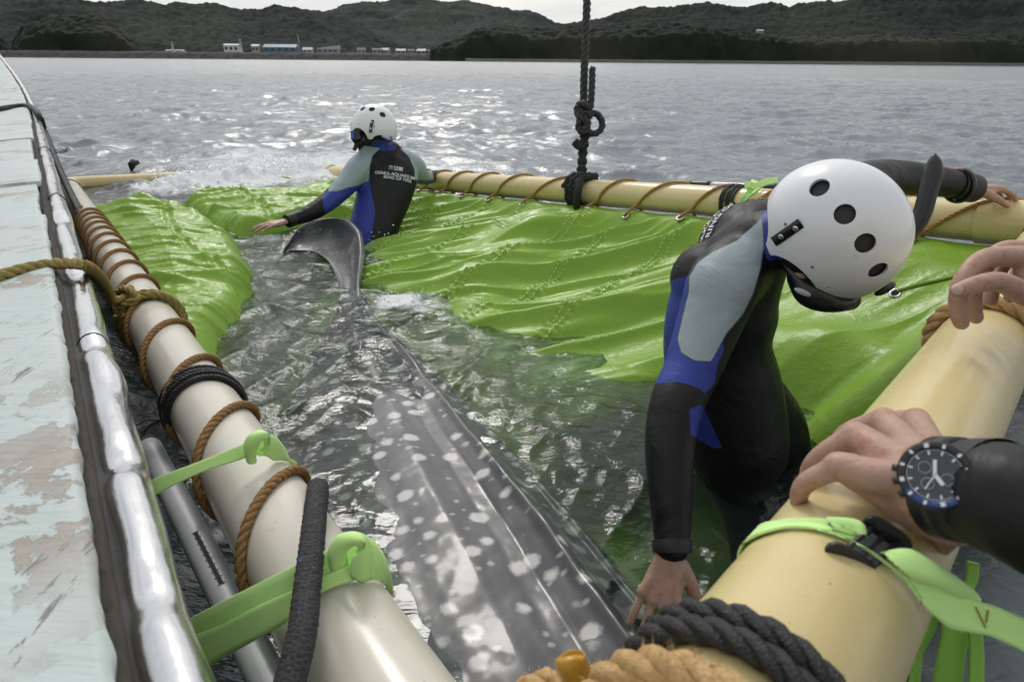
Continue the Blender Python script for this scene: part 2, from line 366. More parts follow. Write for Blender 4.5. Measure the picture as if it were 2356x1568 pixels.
# rubble breakwater and stony beach along the shore
mrock = M('breakwater_rock', (.034, .034, .034), .85, var=.5, vs=.35, bs=.6, bscale=.8, bdist=.6)
mbeach = M('beach_stone', (.060, .058, .052), .9, var=.3, vs=.2)
def shore(name, u0, u1, r, h, mat, s, wid=26, kk=3.2):
    u = np.arange(u0, u1, 1.6); q = np.linspace(0, 1, 22); U, Q = np.meshgrid(u, q)
    kx = (U-1178)/FPX/math.cos(PITCH); Y = r+wid*Q; X = Y*kx*.985
    Z = -1.5+(h+1.5)*sstep(0, .55, Q)+.9*(crowns(X, Y, kk, s)-.4)*sstep(0, .08, Q)*h/6+fbm(X/30, Y/30, s)*h*.12
    big_grid(name, X, Y, Z, mat, kind='structure')
shore('breakwater', 150, 1120, 690, 5.6, mrock, 71)
shore('beach', -500, 175, 700, 3.2, mbeach, 72, 20, 2.2)
shore('rocky_shore', 1080, 2700, 672, 2.4, mbeach, 73, 16, 3)

# ------------------------------------------------------------------ harbour buildings on the far shore
mwhite = M('whitewash', (.62, .63, .64), .7, var=.08, vs=.3); mgrey = M('grey_wall', (.30, .31, .33), .8, var=.15, vs=.2)
mbeige = M('beige_wall', (.42, .36, .30), .8, var=.12, vs=.2); mroofb = M('blue_roof', (.085, .17, .23), .5, var=.15, vs=.3)
mroofd = M('dark_tile_roof', (.09, .085, .09), .7, var=.3, vs=1.2); mroofl = M('pale_roof', (.42, .43, .45), .6, var=.15, vs=.3)
mwin = M('window_glass', (.02, .025, .03), .15); mwood = M('mast_wood', (.40, .34, .24), .7, var=.2)
GZ = 6.3
def pos(u, dist):
    kx = (u-1178)/FPX/math.cos(PITCH); return np.array([dist*kx*.985, dist, GZ])
def house(name, u, dist, w, d, h, rh, mw, mr, label, cat='house', group=None, ang=0., wins=3, mono=False):
    e = empty(name, label=label, category=cat)
    if group: e['group'] = group
    c = pos(u, dist); e.location = c; e.rotation_euler = (0, 0, ang)
    MB().box((0, 0, h/2-.6), (w/2, 0, 0), (0, d/2, 0), (0, 0, h/2+.6)).build('wall', mw, e, False)
    a, b = w/2+.5, d/2+.5
    if mono: v = [(-a, -b, h), (a, -b, h), (a, b, h), (-a, b, h), (-a, -b, h+rh*.25), (a, -b, h+rh), (a, b, h+rh), (-a, b, h+rh*.25)]
    else: v = [(-a, -b, h), (a, -b, h), (a, b, h), (-a, b, h), (-a*.96, -.1, h+rh), (a*.96, -.1, h+rh), (a*.96, .1, h+rh), (-a*.96, .1, h+rh)]
    MB().add(v, [(3, 2, 1, 0), (4, 5, 6, 7), (0, 1, 5, 4), (1, 2, 6, 5), (2, 3, 7, 6), (3, 0, 4, 7)]).build('roof', mr, e, False)
    for i in range(wins):
        x = (i+.5)/wins*w-w/2
        wn = MB().box((x, -d/2-.04, h*.55), (w/wins*.28, 0, 0), (0, .06, 0), (0, 0, h*.2)).build('window', mwin, e, False)
        MB().box((x, -d/2-.12, h*.55-h*.2-.08), (w/wins*.32, 0, 0), (0, .1, 0), (0, 0, .07)).build('sill', mgrey, wn, False)
    return e
def tower(name, u, dist, h, r, label):
    e = empty(name, label=label, category='lighthouse'); e.location = pos(u, dist)
    z = np.array([-1, 0, h*.72, h*.74, h*.78]); 
    MB().tube([(0, 0, k) for k in z], [r*1.25, r*1.2, r*.8, r*1.15, r*1.15], 12).build('shaft', mwhite, e)
    MB().tube([(0, 0, h*.78), (0, 0, h*.9)], [r*.62, r*.62], 10).build('lantern_room', mwin, e)
    MB().tube([(0, 0, h*.9), (0, 0, h*.93), (0, 0, h)], [r*.85, r*.6, .05], 10).build('dome', mwhite, e)
    return e
tower('lighthouse', 634, 716, 11.5, 1.15, 'tall white lighthouse tower beside the white harbour hall')
tower('lighthouse', 498, 716, 8.6, 1.0, 'small white beacon tower alone on the breakwater, left of the harbour hall')
house('harbour_hall', 617, 722, 14, 8, 6.3, 1.3, mwhite, mwhite, 'white flat roofed harbour hall left of the lighthouse tower', 'building', wins=3)
house('net_shed', 664, 722, 6.5, 7, 5.6, 1.8, mbeige, mwhite, 'narrow pale shed between the lighthouse and the blue warehouse', 'shed', wins=2)
house('warehouse', 714, 724, 32, 12, 4.8, 2.8, mroofb, mroofb, 'long blue roofed warehouse in the middle of the far harbour', 'building', wins=5)
house('boat_shed', 767, 722, 9, 7, 2.8, 2.2, mroofl, mroofl, 'low pale boat shed right of the tall pale mast', 'shed', wins=2)
house('fish_market', 808, 724, 20, 9, 3.4, 3.6, mgrey, mroofl, 'grey market hall with slanting roof right of the boat shed', 'building', wins=4, mono=True)
ms = empty('crane_mast', label='tall thin pale mast right of the blue warehouse', category='mast'); ms.location = pos(751, 718)
MB().tube([(0, 0, -1), (-.2, 0, 8), (-.9, 0, 16.5)], [.42, .34, .2], 8).build('pole', mwood, ms)
MB().box((.1, 0, .3), (.9, 0, 0), (0, .8, 0), (0, 0, .9)).build('base', mgrey, ms, False)
RD = random.Random(5)
for i, (u, w, mw, mr, lb) in enumerate([
    (873, 8, mbeige, mroofd, 'small cream house standing alone just right of the grey market hall'),
    (905, 9, mgrey, mroofd, 'grey house with dark roof, second right of the market hall'),
    (921, 8, mgrey, mroofl, 'low house with pale flat roof beside the dark roofed grey house'),
    (952, 9, mgrey, mroofl, 'pale roofed house in the middle of the shore village'),
    (972, 6, mgrey, mroofd, 'narrow dark roofed house in the middle of the shore village'),
    (994, 9, mgrey, mroofl, 'grey house left of the long white village hall'),
    (1014, 8, mbeige, mroofd, 'beige dark roofed house touching the long white village hall'),
    (1042, 15, mwhite, mroofl, 'long white village hall near the right end of the village'),
    (1063, 8, mwhite, mroofd, 'white dark roofed house right of the long village hall'),
    (1088, 9, mgrey, mroofl, 'taller grey house at the right end of the village'),
    (1110, 6, mbeige, mroofl, 'tiny pale hut past the right end of the village')]):
    house('village_house', u, 726+RD.uniform(0, 14), w, 7, RD.uniform(2.6, 3.6)+(1.8 if i == 9 else 0), RD.uniform(1.3, 2.2), mw, mr, lb, 'house', 'houses of the shore village', RD.uniform(-.3, .3), 2)
house('beacon_store', 503, 722, 17, 6, 1.2, .7, mwhite, mroofl, 'low white store at the foot of the small beacon', 'shed', wins=2)
for u, d, lb in ((1660, 880, 'tiny grey house half hidden in the trees above the right shore'),):
    e = house('hillside_house', u, d, 7, 5, 2.6, 1.4, mgrey, mroofl, lb, 'house', None, .1, 3)
    e.location.z = 33
# ------------------------------------------------------------------ boat: gunwale, dented metal rail, hull side
def boat_paint():
    m, t, p, out = newmat('flaking_pale_paint')
    rz = math.atan2(.655, 1)
    v1 = coords(t, (1, 1, 1), (0, 0, -rz)); v2 = coords(t, (1.0, 7.0, 1), (0, 0, -rz)); 
    base = mixc(t, noise(t, v1, 5, 5), (.40, .465, .455), (.51, .57, .56))
    base = mixc(t, ramp(t, noise(t, v2, 5, 6, .6), .45, .75), base, (.42, .48, .455))
    fl = ramp(t, noise(t, v1, 7.5, 9, .70, .4), .545, .565)
    fm = ramp(t, noise(t, v1, 2.1, 3, .5), .42, .6)
    k = math_(t, 'MULTIPLY', fl, fm)
    under = mixc(t, noise(t, v1, 60, 4), (.24, .21, .175), (.42, .39, .345))
    cc = mixc(t, k, base, under)
    sc2 = ramp(t, noise(t, coords(t, (26, 3.5, 5), (0, 0, -rz)), 2.2, 5, .7, .6), .625, .645)
    sc3 = math_(t, 'MULTIPLY', sc2, ramp(t, noise(t, v1, 2.7, 2), .47, .6))
    cc = mixc(t, sc3, cc, (.20, .185, .17))
    t.links.new(cc, p.inputs['Base Color']); p.inputs['Roughness'].default_value = .55
    h = math_(t, 'MULTIPLY_ADD', math_(t, 'MAXIMUM', k, sc3), -.6, noise(t, v2, 16, 5))
    t.links.new(bump(t, h, .55, .004), p.inputs['Normal']); return m
def chrome():
    m, t, p, out = newmat('dented_stainless'); v = coords(t)
    p.inputs['Metallic'].default_value = 1.0
    t.links.new(mixc(t, noise(t, v, 12, 5), (.54, .54, .55), (.70, .70, .70)), p.inputs['Base Color'])
    t.links.new(math_(t, 'MULTIPLY_ADD', noise(t, v, 25, 6, .7), .20, .04), p.inputs['Roughness'])
    b = bump(t, noise(t, v, 9, 3), .16, .02)
    t.links.new(bump(t, noise(t, coords(t, (1, 1, 14)), 40, 4, .7), .12, .002, b), p.inputs['Normal']); return m
MPAINT = boat_paint(); MCHROME = chrome()
mgap = M('dark_sealant', (.040, .040, .041), .75, var=.5, vs=40, bs=.6, bscale=120)
mhull = M('dark_hull', (.05, .055, .055), .4, var=.4, vs=8, dirt=(.16, .14, .10), dscale=5)
mrust = M('rust_edge', (.050, .043, .036), .9, var=.5, vs=70, bs=.6, bscale=150)
G0 = np.array([-.223, .383, .56]); GD = unit(np.array([-.668, 1, 0])); GN = np.array([GD[1], -GD[0], 0])     # along the boat, and outwards to the water
def G(s, out=0.0, z=0.0):
    bow = max(0., s-6.0)                          # sheer rising towards the bow
    return G0+GD*s+GN*(out-.005*bow*bow)+np.array([0, 0, z+.018*bow**1.6])
boat = empty('fishing_boat', label='old boat with flaking pale aqua gunwale and dented metal rail along the left', category='boat')
boat.location = (0, 0, 0)
cuts = [-.75, -.02, 1.93, 2.62, 3.3, 4.3, 5.6, 7.2, 14.0]
for i in range(len(cuts)-1):
    a, b = cuts[i], cuts[i+1]; n = max(24, int((b-a)/.02)) if a < 3 else int((b-a)/.05)
    ss = np.linspace(a, b+.012, n); rows = []
    zo = [.0, .004, -.003, .006, 0., .005, .0, .004][i]; eo = [.0, .002, -.012, .004, -.01, .0, .004, 0][i]
    oo = np.concatenate([[-.9, -.6], np.linspace(-.4, -.075, 22)])
    for s in ss:
        jag = .006*fbm(np.array(s*7.), np.array(3.+i), 5, 4, .6)+.003*vnoise(np.array(s*90.), np.array(1.), 6)
        ed = -.066+eo+float(jag); r = []
        for o in oo:
            oc = min(o, ed-.004); z = zo+.004*float(vnoise(np.array(s*3.), np.array(o*6.), 8))+.010*sstep(-.3, -.06, oc)
            r.append(G(s, oc, .005+z))
        r.append(G(s, ed, .005+zo+.008)); r.append(G(s, ed+.001, -.012)); rows.append(r)
    rows = np.array(rows)
    rows[0, :, 2] += 0; 
    first = rows[:1].copy(); first[:, :, 2] -= .02; last = rows[-1:].copy(); last[:, :, 2] -= .02
    MB().grid(np.vstack([first, rows, last]), flip=True).build('gunwale_panel', MPAINT, boat)
# rusty torn seam under the paint edge, dark channel, then the metal rail in lengths
ss = np.concatenate([np.arange(-.8, 4, .012), np.arange(4, 13.9, .06)])
seam = np.array([[G(s, -.070, -.006), G(s, -.0595+.003*float(vnoise(np.array(s*120.), np.array(0.), 3)), .0085+.002*float(vnoise(np.array(s*80.), np.array(2.), 4))), G(s, -.052, -.008)] for s in ss])
MB().grid(seam, flip=True).build('rust_seam', mrust, boat)
MB().grid(np.array([[G(s, -.064, -.004), G(s, -.03, -.012), G(s, -.03, -.06)] for s in ss]), flip=True).build('rubber_channel', mgap, boat)
rc = [-.8, .84, 2.35, 3.9, 5.6, 13.9]
for i in range(len(rc)-1):
    a, b = rc[i], rc[i+1]; st = .008 if a < 2 else .03
    ss = np.arange(a, b+.03, st); rows = []
    for s in ss:
        far_ = 1.0 if s < 1.3 else .35
        e0 = np.exp(-((s-a)/.035)**2); e1 = np.exp(-((s-b)/.05)**2)
        w = .026*(1+.15*far_*float(vnoise(np.array(s*2.3+i*3), np.array(.5), 11))+.06*float(vnoise(np.array(s*6.), np.array(.7), 12)))+.0015*e0-.001*e1
        off = -.027+.005*far_*float(vnoise(np.array(s*2.6), np.array(4.5), 13))+.004*far_*float(vnoise(np.array(s*9.), np.array(4.5), 14))
        hh = .031*(1+.12*far_*float(vnoise(np.array(s*3.), np.array(9.5), 15)))+.0015*e0
        dent = sum(d*np.exp(-((s-c)/k)**2) for c, k, d in ((.13, .035, .013), (.38, .030, .013), (.62, .06, .006), (.80, .030, .014), (1.25, .05, .008), (1.9, .06, .009)))
        r = []
        for k, ph in enumerate(np.linspace(-.35, math.pi*1.0, 15)):
            wob = 1+.05*float(vnoise(np.array(s*5.), np.array(k*.6), 17))
            r.append(G(s, off-w*math.cos(ph)*wob-.5*dent*math.sin(ph), -.020+hh*math.sin(ph)*wob-dent*max(0, math.sin(ph+.4))))
        r.append(G(s, off+w*.98, -.04)); r.append(G(s, off+w*.86, -.075)); rows.append(r)
    MB().grid(np.array(rows), flip=True).build('rail_length', MCHROME, boat)
ss = np.arange(-.8, 13.9, .1)
MB().grid(np.array([[G(s, -.012, -.045), G(s, .0, -.10), G(s, -.02, -.25), G(s, -.06, -.5), G(s, -.14, -.95)] for s in ss]), flip=True).build('hull_side', mhull, boat)

# pale graduated pole lashed along the boat side, between rail and pipe
mpole = M('scuffed_aluminium', (.50, .51, .53), .35, metal=.15, var=.2, vs=20, bs=.2, bscale=200, bdist=.0008)
mmark = M('black_marking', (.03, .03, .03), .6)
p0, p1 = W(655, 1640, .80), W(345, 1030, 1.46)
gp = empty('graduated_pole', label='scuffed silver measuring pole lying between the boat rail and the white pipe', category='pole')
P = np.linspace(p0, p1, 30); MB().tube(P, .024, 18).build('tube', mpole, gp)
T, A, B = frames(P); ax = T[0]
mk = MB(); top = unit(np.array([.0, -.35, .9])-ax*np.dot([.0, -.35, .9], ax)); sd = np.cross(ax, top)
for k in range(46):
    c = lerp(p0, p1, .30+.0042*k)+top*.0242; L = .007 if k % 5 else .011
    mk.box(c+sd*(.004), sd*L*.5, ax*.0007, top*.0006)
mk.build('scale_marks', mmark, gp, False)

# ------------------------------------------------------------------ floating pipe frame
def pvc(name, a, b, rough=.22):
    m, t, p, out = newmat(name); v = coords(t)
    cc = mixc(t, noise(t, v, 2.2, 5), a, b)
    cc = mixc(t, ramp(t, noise(t, v, 26, 6, .7), .66, .74), cc, np.array(a)*.72)
    cc = mixc(t, ramp(t, noise(t, coords(t, (1, 1, 1)), 150, 3, .6), .71, .76), cc, (.22, .18, .12))
    t.links.new(cc, p.inputs['Base Color']); t.links.new(math_(t, 'MULTIPLY_ADD', noise(t, v, 14, 6, .65), .25, rough-.08), p.inputs['Roughness'])
    sc_ = ramp(t, noise(t, coords(t, (3, 3, 30), (.5, .3, .8)), 5, 6, .75), .64, .68); sc_ = math_(t, 'MULTIPLY', sc_, ramp(t, noise(t, v, 3.5, 3), .48, .62))
    cc = mixc(t, math_(t, 'MULTIPLY', sc_, .6), cc, (.30, .25, .17)); cc = mixc(t, math_(t, 'MULTIPLY', ramp(t, noise(t, v, 1.4, 5, .65), .5, .75), .45), cc, np.array(a)*.72)
    t.links.new(cc, p.inputs['Base Color'])
    t.links.new(bump(t, noise(t, v, 90, 4, .7), .08, .001), p.inputs['Normal']); return m
MCREAM = pvc('cream_pipe', (.62, .50, .235), (.70, .585, .30)); MWHITE = pvc('ivory_pipe', (.60, .565, .48), (.70, .66, .57), .18)
frame = empty('floating_frame', label='rectangular floating frame of thick cream and ivory plastic pipes round the shark', category='frame')
frame.location = (0, 0, 0)
def pipe_mesh(a, b, mat, sag=0.0, **tags):
    n = int(np.linalg.norm(b-a)/.06)+2; P = np.linspace(a, b, n); P[:, 2] -= sag*np.sin(np.linspace(0, np.pi, n))
    return MB().tube(P, PR, 40, ref=[0, 0, 1]).build('pipe', mat, frame, **tags)
LD = unit(NL-FL); RD_ = unit(NR-FR); ND = unit(NP1-NP0)
pipe_mesh(FL, NL+LD*.12, MWHITE, label='ivory white pipe running beside the boat rail')
pipe_mesh(FR, NR, MCREAM, label='cream pipe along the right side holding the laced sheet')
pipe_mesh(NP0-ND*.12, NP1, MCREAM, label='cream pipe crossing the near end under the gripping hand')
pipe_mesh(FL+np.array([0, 0, .005]), FR+np.array([0, 0, .005]), MCREAM, label='half sunk cream pipe at the far end in the splashes')
for c, d1, d2 in ((NR, -RD_, -ND), (FR, RD_, unit(FL-FR)), (FL, LD, unit(FR-FL))):       # corner elbows
    P = catmull([c+d1*.22, c+d1*.10, c+(d1+d2)*.02, c+d2*.10, c+d2*.22], 6)
    MB().tube(P, PR+.007, 32, cap=False).build('elbow', MCREAM, frame)

# ------------------------------------------------------------------ green sling sheet
def see_through(t, p, out, col, k):                 # light soaking through thin cloth
    tl = N(t, 'ShaderNodeBsdfTranslucent'); mx_ = N(t, 'ShaderNodeMixShader'); mx_.inputs[0].default_value = k
    t.links.new(col, tl.inputs['Color']); t.links.new(p.outputs[0], mx_.inputs[1]); t.links.new(tl.outputs[0], mx_.inputs[2]); t.links.new(mx_.outputs[0], out.inputs[0])
def sheet_mat():
    m, t, p, out = newmat('green_vinyl_sheet'); v = coords(t)
    cc = mixc(t, noise(t, v, 3, 4), (.205, .37, .028), (.275, .455, .048))
    cc = mixc(t, ramp(t, noise(t, v, 30, 5), .62, .8), cc, (.28, .44, .075))
    t.links.new(cc, p.inputs['Base Color']); t.links.new(math_(t, 'MULTIPLY_ADD', noise(t, v, 5, 6, .7), .42, .10), p.inputs['Roughness'])
    p.inputs['Specular IOR Level'].default_value = .35; p.inputs['Coat Roughness'].default_value = .2
    n0 = noise(t, v, 22, 5, .6, .6)
    b0 = bump(t, n0, .35, .012)
    w = N(t, 'ShaderNodeTexNoise', Scale=420, Detail=1.0); t.links.new(v, w.inputs['Vector'])
    t.links.new(bump(t, w.outputs['Fac'], .12, .001, b0), p.inputs['Normal']); see_through(t, p, out, cc, .14); return m
MSHEET = sheet_mat()
BUL1 = [WZ(u, v, .04)[:2] for u, v in ((150, 500), (215, 482), (330, 462), (405, 468), (480, 500), (545, 548), (578, 600), (580, 650), (560, 705), (505, 752), (497, 850), (440, 880), (330, 850), (200, 650))]
BUL2 = [WZ(u, v, .04)[:2] for u, v in ((412, 468), (440, 446), (480, 436), (560, 440), (640, 446), (700, 436), (770, 420), (840, 440), (840, 490), (760, 500), (650, 515), (545, 532), (480, 505))]
GROM = [(905, 455), (950, 457), (995, 461), (1043, 465), (1095.5, 464), (1158.6, 469.6), (1238.5, 481), (1390, 499), (1480.4, 507), (1606.7, 520), (1735, 541), (1870, 556), (2010, 565), (2140, 572), (2400, 590)]
def rp(s): return FR+(NR-FR)*s                     # point on right pipe axis
def s_of_u(u):
    lo, hi = 0., 1.2
    for _ in range(40):
        mdl = (lo+hi)/2; q = FR+(NR-FR)*mdl-CAM
        if 1178+FPX*np.dot(q, RT)/np.dot(q, FW) < u: lo = mdl
        else: hi = mdl
    return lo
GS = [s_of_u(g[0]) for g in GROM]
RLEN = np.linalg.norm((NR-FR)[:2])
WL = [(FR[:2]*1, .0)]
def wall_w(s):                                     # how far in from the right pipe the sheet meets the water
    return np.interp(s, [0, .25, .42, .50, .53, .58, .69, .75, .81, .87, .95, 1.3], [.5, .62, .76, .88, .98, 1.18, 1.06, 1.06, 1.05, 1.06, 1.02, 1.0])
RN = unit(np.array([-(NR-FR)[1], (NR-FR)[0], 0])); 
if np.dot(RN[:2], (FL-FR)[:2]) < 0: RN = -RN
NN = unit(np.array([-(NP1-NP0)[1], (NP1-NP0)[0], 0]))
if np.dot(NN[:2], (FL-NP0)[:2]) < 0: NN = -NN
LN = unit(np.array([-(NL-FL)[1], (NL-FL)[0], 0]))
if np.dot(LN[:2], (FR-FL)[:2]) < 0: LN = -LN
def smax(a, b, k):
    h = np.clip(.5+.5*(a-b)/k, 0, 1); return b*(1-h)+a*h+k*h*(1-h)
def crease(x, y, fx, fy, ang, s, p):               # narrow wandering folds
    c, sn = math.cos(ang), math.sin(ang); wx = x+.035*vnoise(x*1.9, y*1.9, s+30); wy = y+.035*vnoise(x*1.9+5, y*1.9, s+31)
    n = fbm((wx*c+wy*sn)*fx, (-wx*sn+wy*c)*fy, s, 2, .45); return 2.3*(1-np.minimum(np.abs(n)*1.25, 1))**p-.75
def sheet_z(x, y):
    ra = (x-FR[0])*RN[0]+(y-FR[1])*RN[1]; rs = ((x-FR[0])*(NR-FR)[0]+(y-FR[1])*(NR-FR)[1])/RLEN**2
    zr = (FR[2]+(NR-FR)[2]*np.clip(rs, 0, 1.1))-.10
    w = wall_w(rs); q = ra/w
    z_a = np.where(q < 1, zr*(1-np.clip(q, 0, 1))**1.15, -.15*sstep(1.0, 1.5, q)-.7*sstep(1.3, 2.0, q))
    z_b = zr*(1-.30*np.clip(q/.58, 0, 1)+.05*np.sin(q*9))-(zr*.70+.75)*sstep(.60, 1.18, q)          # hangs as a deep pocket in the near corner
    z_r = lerp(z_a, z_b, sstep(.86, .94, rs))
    fm = sstep(1.45, .9, q)
    # long slanting folds, pleats hanging from the lacing, and creases
    ang = 1.0; a = (rs*RLEN*math.cos(ang)-ra*math.sin(ang)); b = (rs*RLEN*math.sin(ang)+ra*math.cos(ang))
    wv = .25*vnoise(a*.9, b*.9, 81)
    f1 = crease(a, b, .45, 4.4, 0., 82, 2.2); f2 = crease(a, b, .9, 8.5, .10, 83, 2.6); f3 = vnoise(b*24+wv*8, a*4, 84)
    calm = sstep(.90, .80, rs)*.85+.15
    z_r = z_r+fm*calm*(.037*f1+.014*f2+.0045*f3)*sstep(0, .12, q)
    bigf = np.exp(-((a*math.cos(.5)+b*math.sin(.5)-2.95)/.16)**2)
    z_r = z_r+fm*.05*bigf*sstep(.05, .3, q)*sstep(.45, .6, rs)*sstep(.8, .7, rs)
    z_r = z_r+sstep(.84, .92, rs)*.05*np.sin(ra*7-rs*6)*sstep(.1, .35, q)
    # puckered double seams
    for g in GS[2:10]:
        d = (rs-g)*RLEN-.12*ra; k = np.exp(-(np.abs(np.abs(d)-.016)/.012)**2)
        z_r = z_r+fm*k*.0075*np.sin(ra*2*np.pi/.030+np.where(d > 0, 0, np.pi))*sstep(.04, .1, ra)
    d = ra-.52-.1*np.sin(rs*9); k = np.exp(-(d/.03)**2)*sstep(.28, .34, rs)*sstep(.62, .56, rs)
    z_r = z_r+k*.004*np.sin(rs*RLEN*2*np.pi/.03)
    na = (x-NP0[0])*NN[0]+(y-NP0[1])*NN[1]
    ns = (x-NP0[0])*ND[0]+(y-NP0[1])*ND[1]; kn = sstep(1.35, 1.75, ns)
    z_n = np.where(na < .42, .53*(1-np.clip(na/.42, 0, 1))**.9, -.45*sstep(.42, .75, na)); z_n = z_n*kn-.9*(1-kn)
    z = smax(z_r, z_n, .05)
    # slack sheet ballooning up beside the boat
    la = (x-FL[0])*LN[0]+(y-FL[1])*LN[1]
    for BU, top, sd_ in ((BUL1, .085, 85), (BUL2, .075, 95)):
        d = poly_sd(x, y, BU)
        dom = -.38+(.38+top)*sstep(-.22, .10, d)+.05*sstep(.05, .5, d)
        wv = vnoise(x*2.2, y*2.2, sd_)
        c1 = crease(x, y, .8, 4.2, .45, sd_+1, 2.4)
        c2 = crease(x, y, 1.8, 11., .2, sd_+2, 3)+.4*crease(x, y, 2., 9., 1.1, sd_+6, 3)
        c3 = vnoise(x*18+wv*3, y*26, sd_+3)
        dom = dom+(.020*c1+.008*c2+.0015*c3+.003*crease(x, y, 8., 20., .35, sd_+4, 3))*sstep(-.3, .1, d)
        for sx in (.42, .95):                        # seams on the slack sheet
            e = np.abs(la-sx-.05*np.sin(y*3)); dom = dom+(-.010*np.exp(-(e/.02)**2)+.004*np.exp(-((e-.03)/.012)**2))*sstep(0, .1, d)
        z = smax(z, dom, .035)
    lw = sstep(1.9, 2.5, np.hypot(x, y))
    z_l = lerp(-.15, (FL[2]+(NL-FL)[2]*0)-.06, 1)*np.ones_like(x)-.55*sstep(0, .45, la)
    z = smax(z, z_l, .04)
    return np.maximum(z, -.9+.03*fbm(x*3, y*3, 99))
sling = empty('shark_sling', label='bright green vinyl sling sheet laced to the pipes, spread under the whale shark', category='sling')
def make_sheet():
    # s runs far to near, t runs left pipe to right pipe
    s = np.interp(np.linspace(0, 1, 640), [0, .18, .85, 1], [0, .28, .93, 1.0]); t = np.linspace(0, 1, 430)
    S, T = np.meshgrid(s, t, indexing='ij')
    lx = lerp(FL[0], NL[0], S)+LN[0]*.02; ly = lerp(FL[1], NL[1], S)+LN[1]*.02
    rx = lerp(FR[0], NR[0], S)+RN[0]*.072; ry = lerp(FR[1], NR[1], S)+RN[1]*.072
    X = lerp(lx, rx, T); Y = lerp(ly, ry, T)
    Z = sheet_z(X, Y)
    # the hem: pull the last strip up under the right pipe, scalloped between the eyelets
    zt = FR[2]+(NR-FR)[2]*S-.058
    g = np.array(GS); ph = np.interp(S, g, np.arange(len(g)))
    scal = .010*np.sin(np.pi*(ph % 1))
    k = sstep(.94, 1.0, T)
    Z = Z*(1-k)+(zt-scal)*k
    return big_grid('sheet', X, Y, Z, MSHEET, parent=sling)
sheet = make_sheet()
def sheet_pts(s, ra, up=.004):
    s, ra = np.broadcast_arrays(s, ra); P = FR+(NR-FR)*s[:, None]+RN*ra[:, None]; P[:, 2] = sheet_z(P[:, 0], P[:, 1])+up; return P
# eyelets
msteel = M('steel_eyelet', (.62, .62, .60), .28, metal=1.0, var=.15, vs=60)
mhole = M('eyelet_hole', (.01, .012, .008), .9)
def eyelet(c, nrm, R=.016):
    T = unit(np.cross(nrm, RD_)); B = RD_
    th = np.linspace(0, 2*np.pi, 20, endpoint=False)
    P = [c+R*(np.cos(a)*T+np.sin(a)*B) for a in th]
    MB().tube(np.array(P), R*.32, 8, closed=True).build('eyelet', msteel, sling)
    MB().add([c+nrm*.0015+R*.95*(np.cos(a)*T+np.sin(a)*B) for a in th], [tuple(range(20))]).build('eyelet_opening', mhole, sling, False)
EYE = []
WN = unit(RN*.75+np.array([0, 0, .6])-FW*.4)
def hem_pt(s, ra):                                  # a point on the built sheet close to its laced hem
    p = rp(s)+RN*ra; wdt = np.linalg.norm((FL+(NL-FL)*s-rp(s))[:2]); k = float(sstep(.94, 1.0, 1-(ra-.072)/wdt))
    z = float(sheet_z(np.array([p[0]]), np.array([p[1]]))[0]); return np.array([p[0], p[1], z*(1-k)+(FR[2]+(NR-FR)[2]*s-.058)*k])
for g in GS:
    c = hem_pt(g, .120); nn_ = unit(np.cross(hem_pt(g+.006, .12)-hem_pt(g-.006, .12), hem_pt(g, .14)-hem_pt(g, .10)))
    if nn_[2] < 0: nn_ = -nn_
    EYE.append(c+nn_*.004); eyelet(c+nn_*.005, nn_)
EY2 = W(2060, 675, 1.95)
eyelet(EY2, unit(WN+np.array([0, 0, .5])), .014)
# stitched dashes along the seams
mthread = M('pale_thread', (.52, .66, .28), .6)
def stitches(pts, mb):
    Q, s = resample(np.array(pts), .011)
    for i in range(0, len(Q)-1, 2):
        a, b = Q[i], Q[i+1]; d = unit(b-a); sd = unit(np.cross(d, [0, 0, 1])); mb.box((a+b)/2, d*.0050, sd*.0019, np.array([0, 0, .0016]))
mb = MB()
for g in GS[2:10]:
    for off in (-.013, .013):
        rr = np.linspace(.10, float(wall_w(g))*1.1, 40); stitches(sheet_pts(g+(off+.12*rr)/RLEN, rr), mb)
for off in (-.02, .0, .02):
    s_ = np.linspace(.30, .60, 120); stitches(sheet_pts(s_, .52+.1*np.sin(s_*9)+off), mb)
mb.build('stitching', mthread, sling, False, kind='stuff')
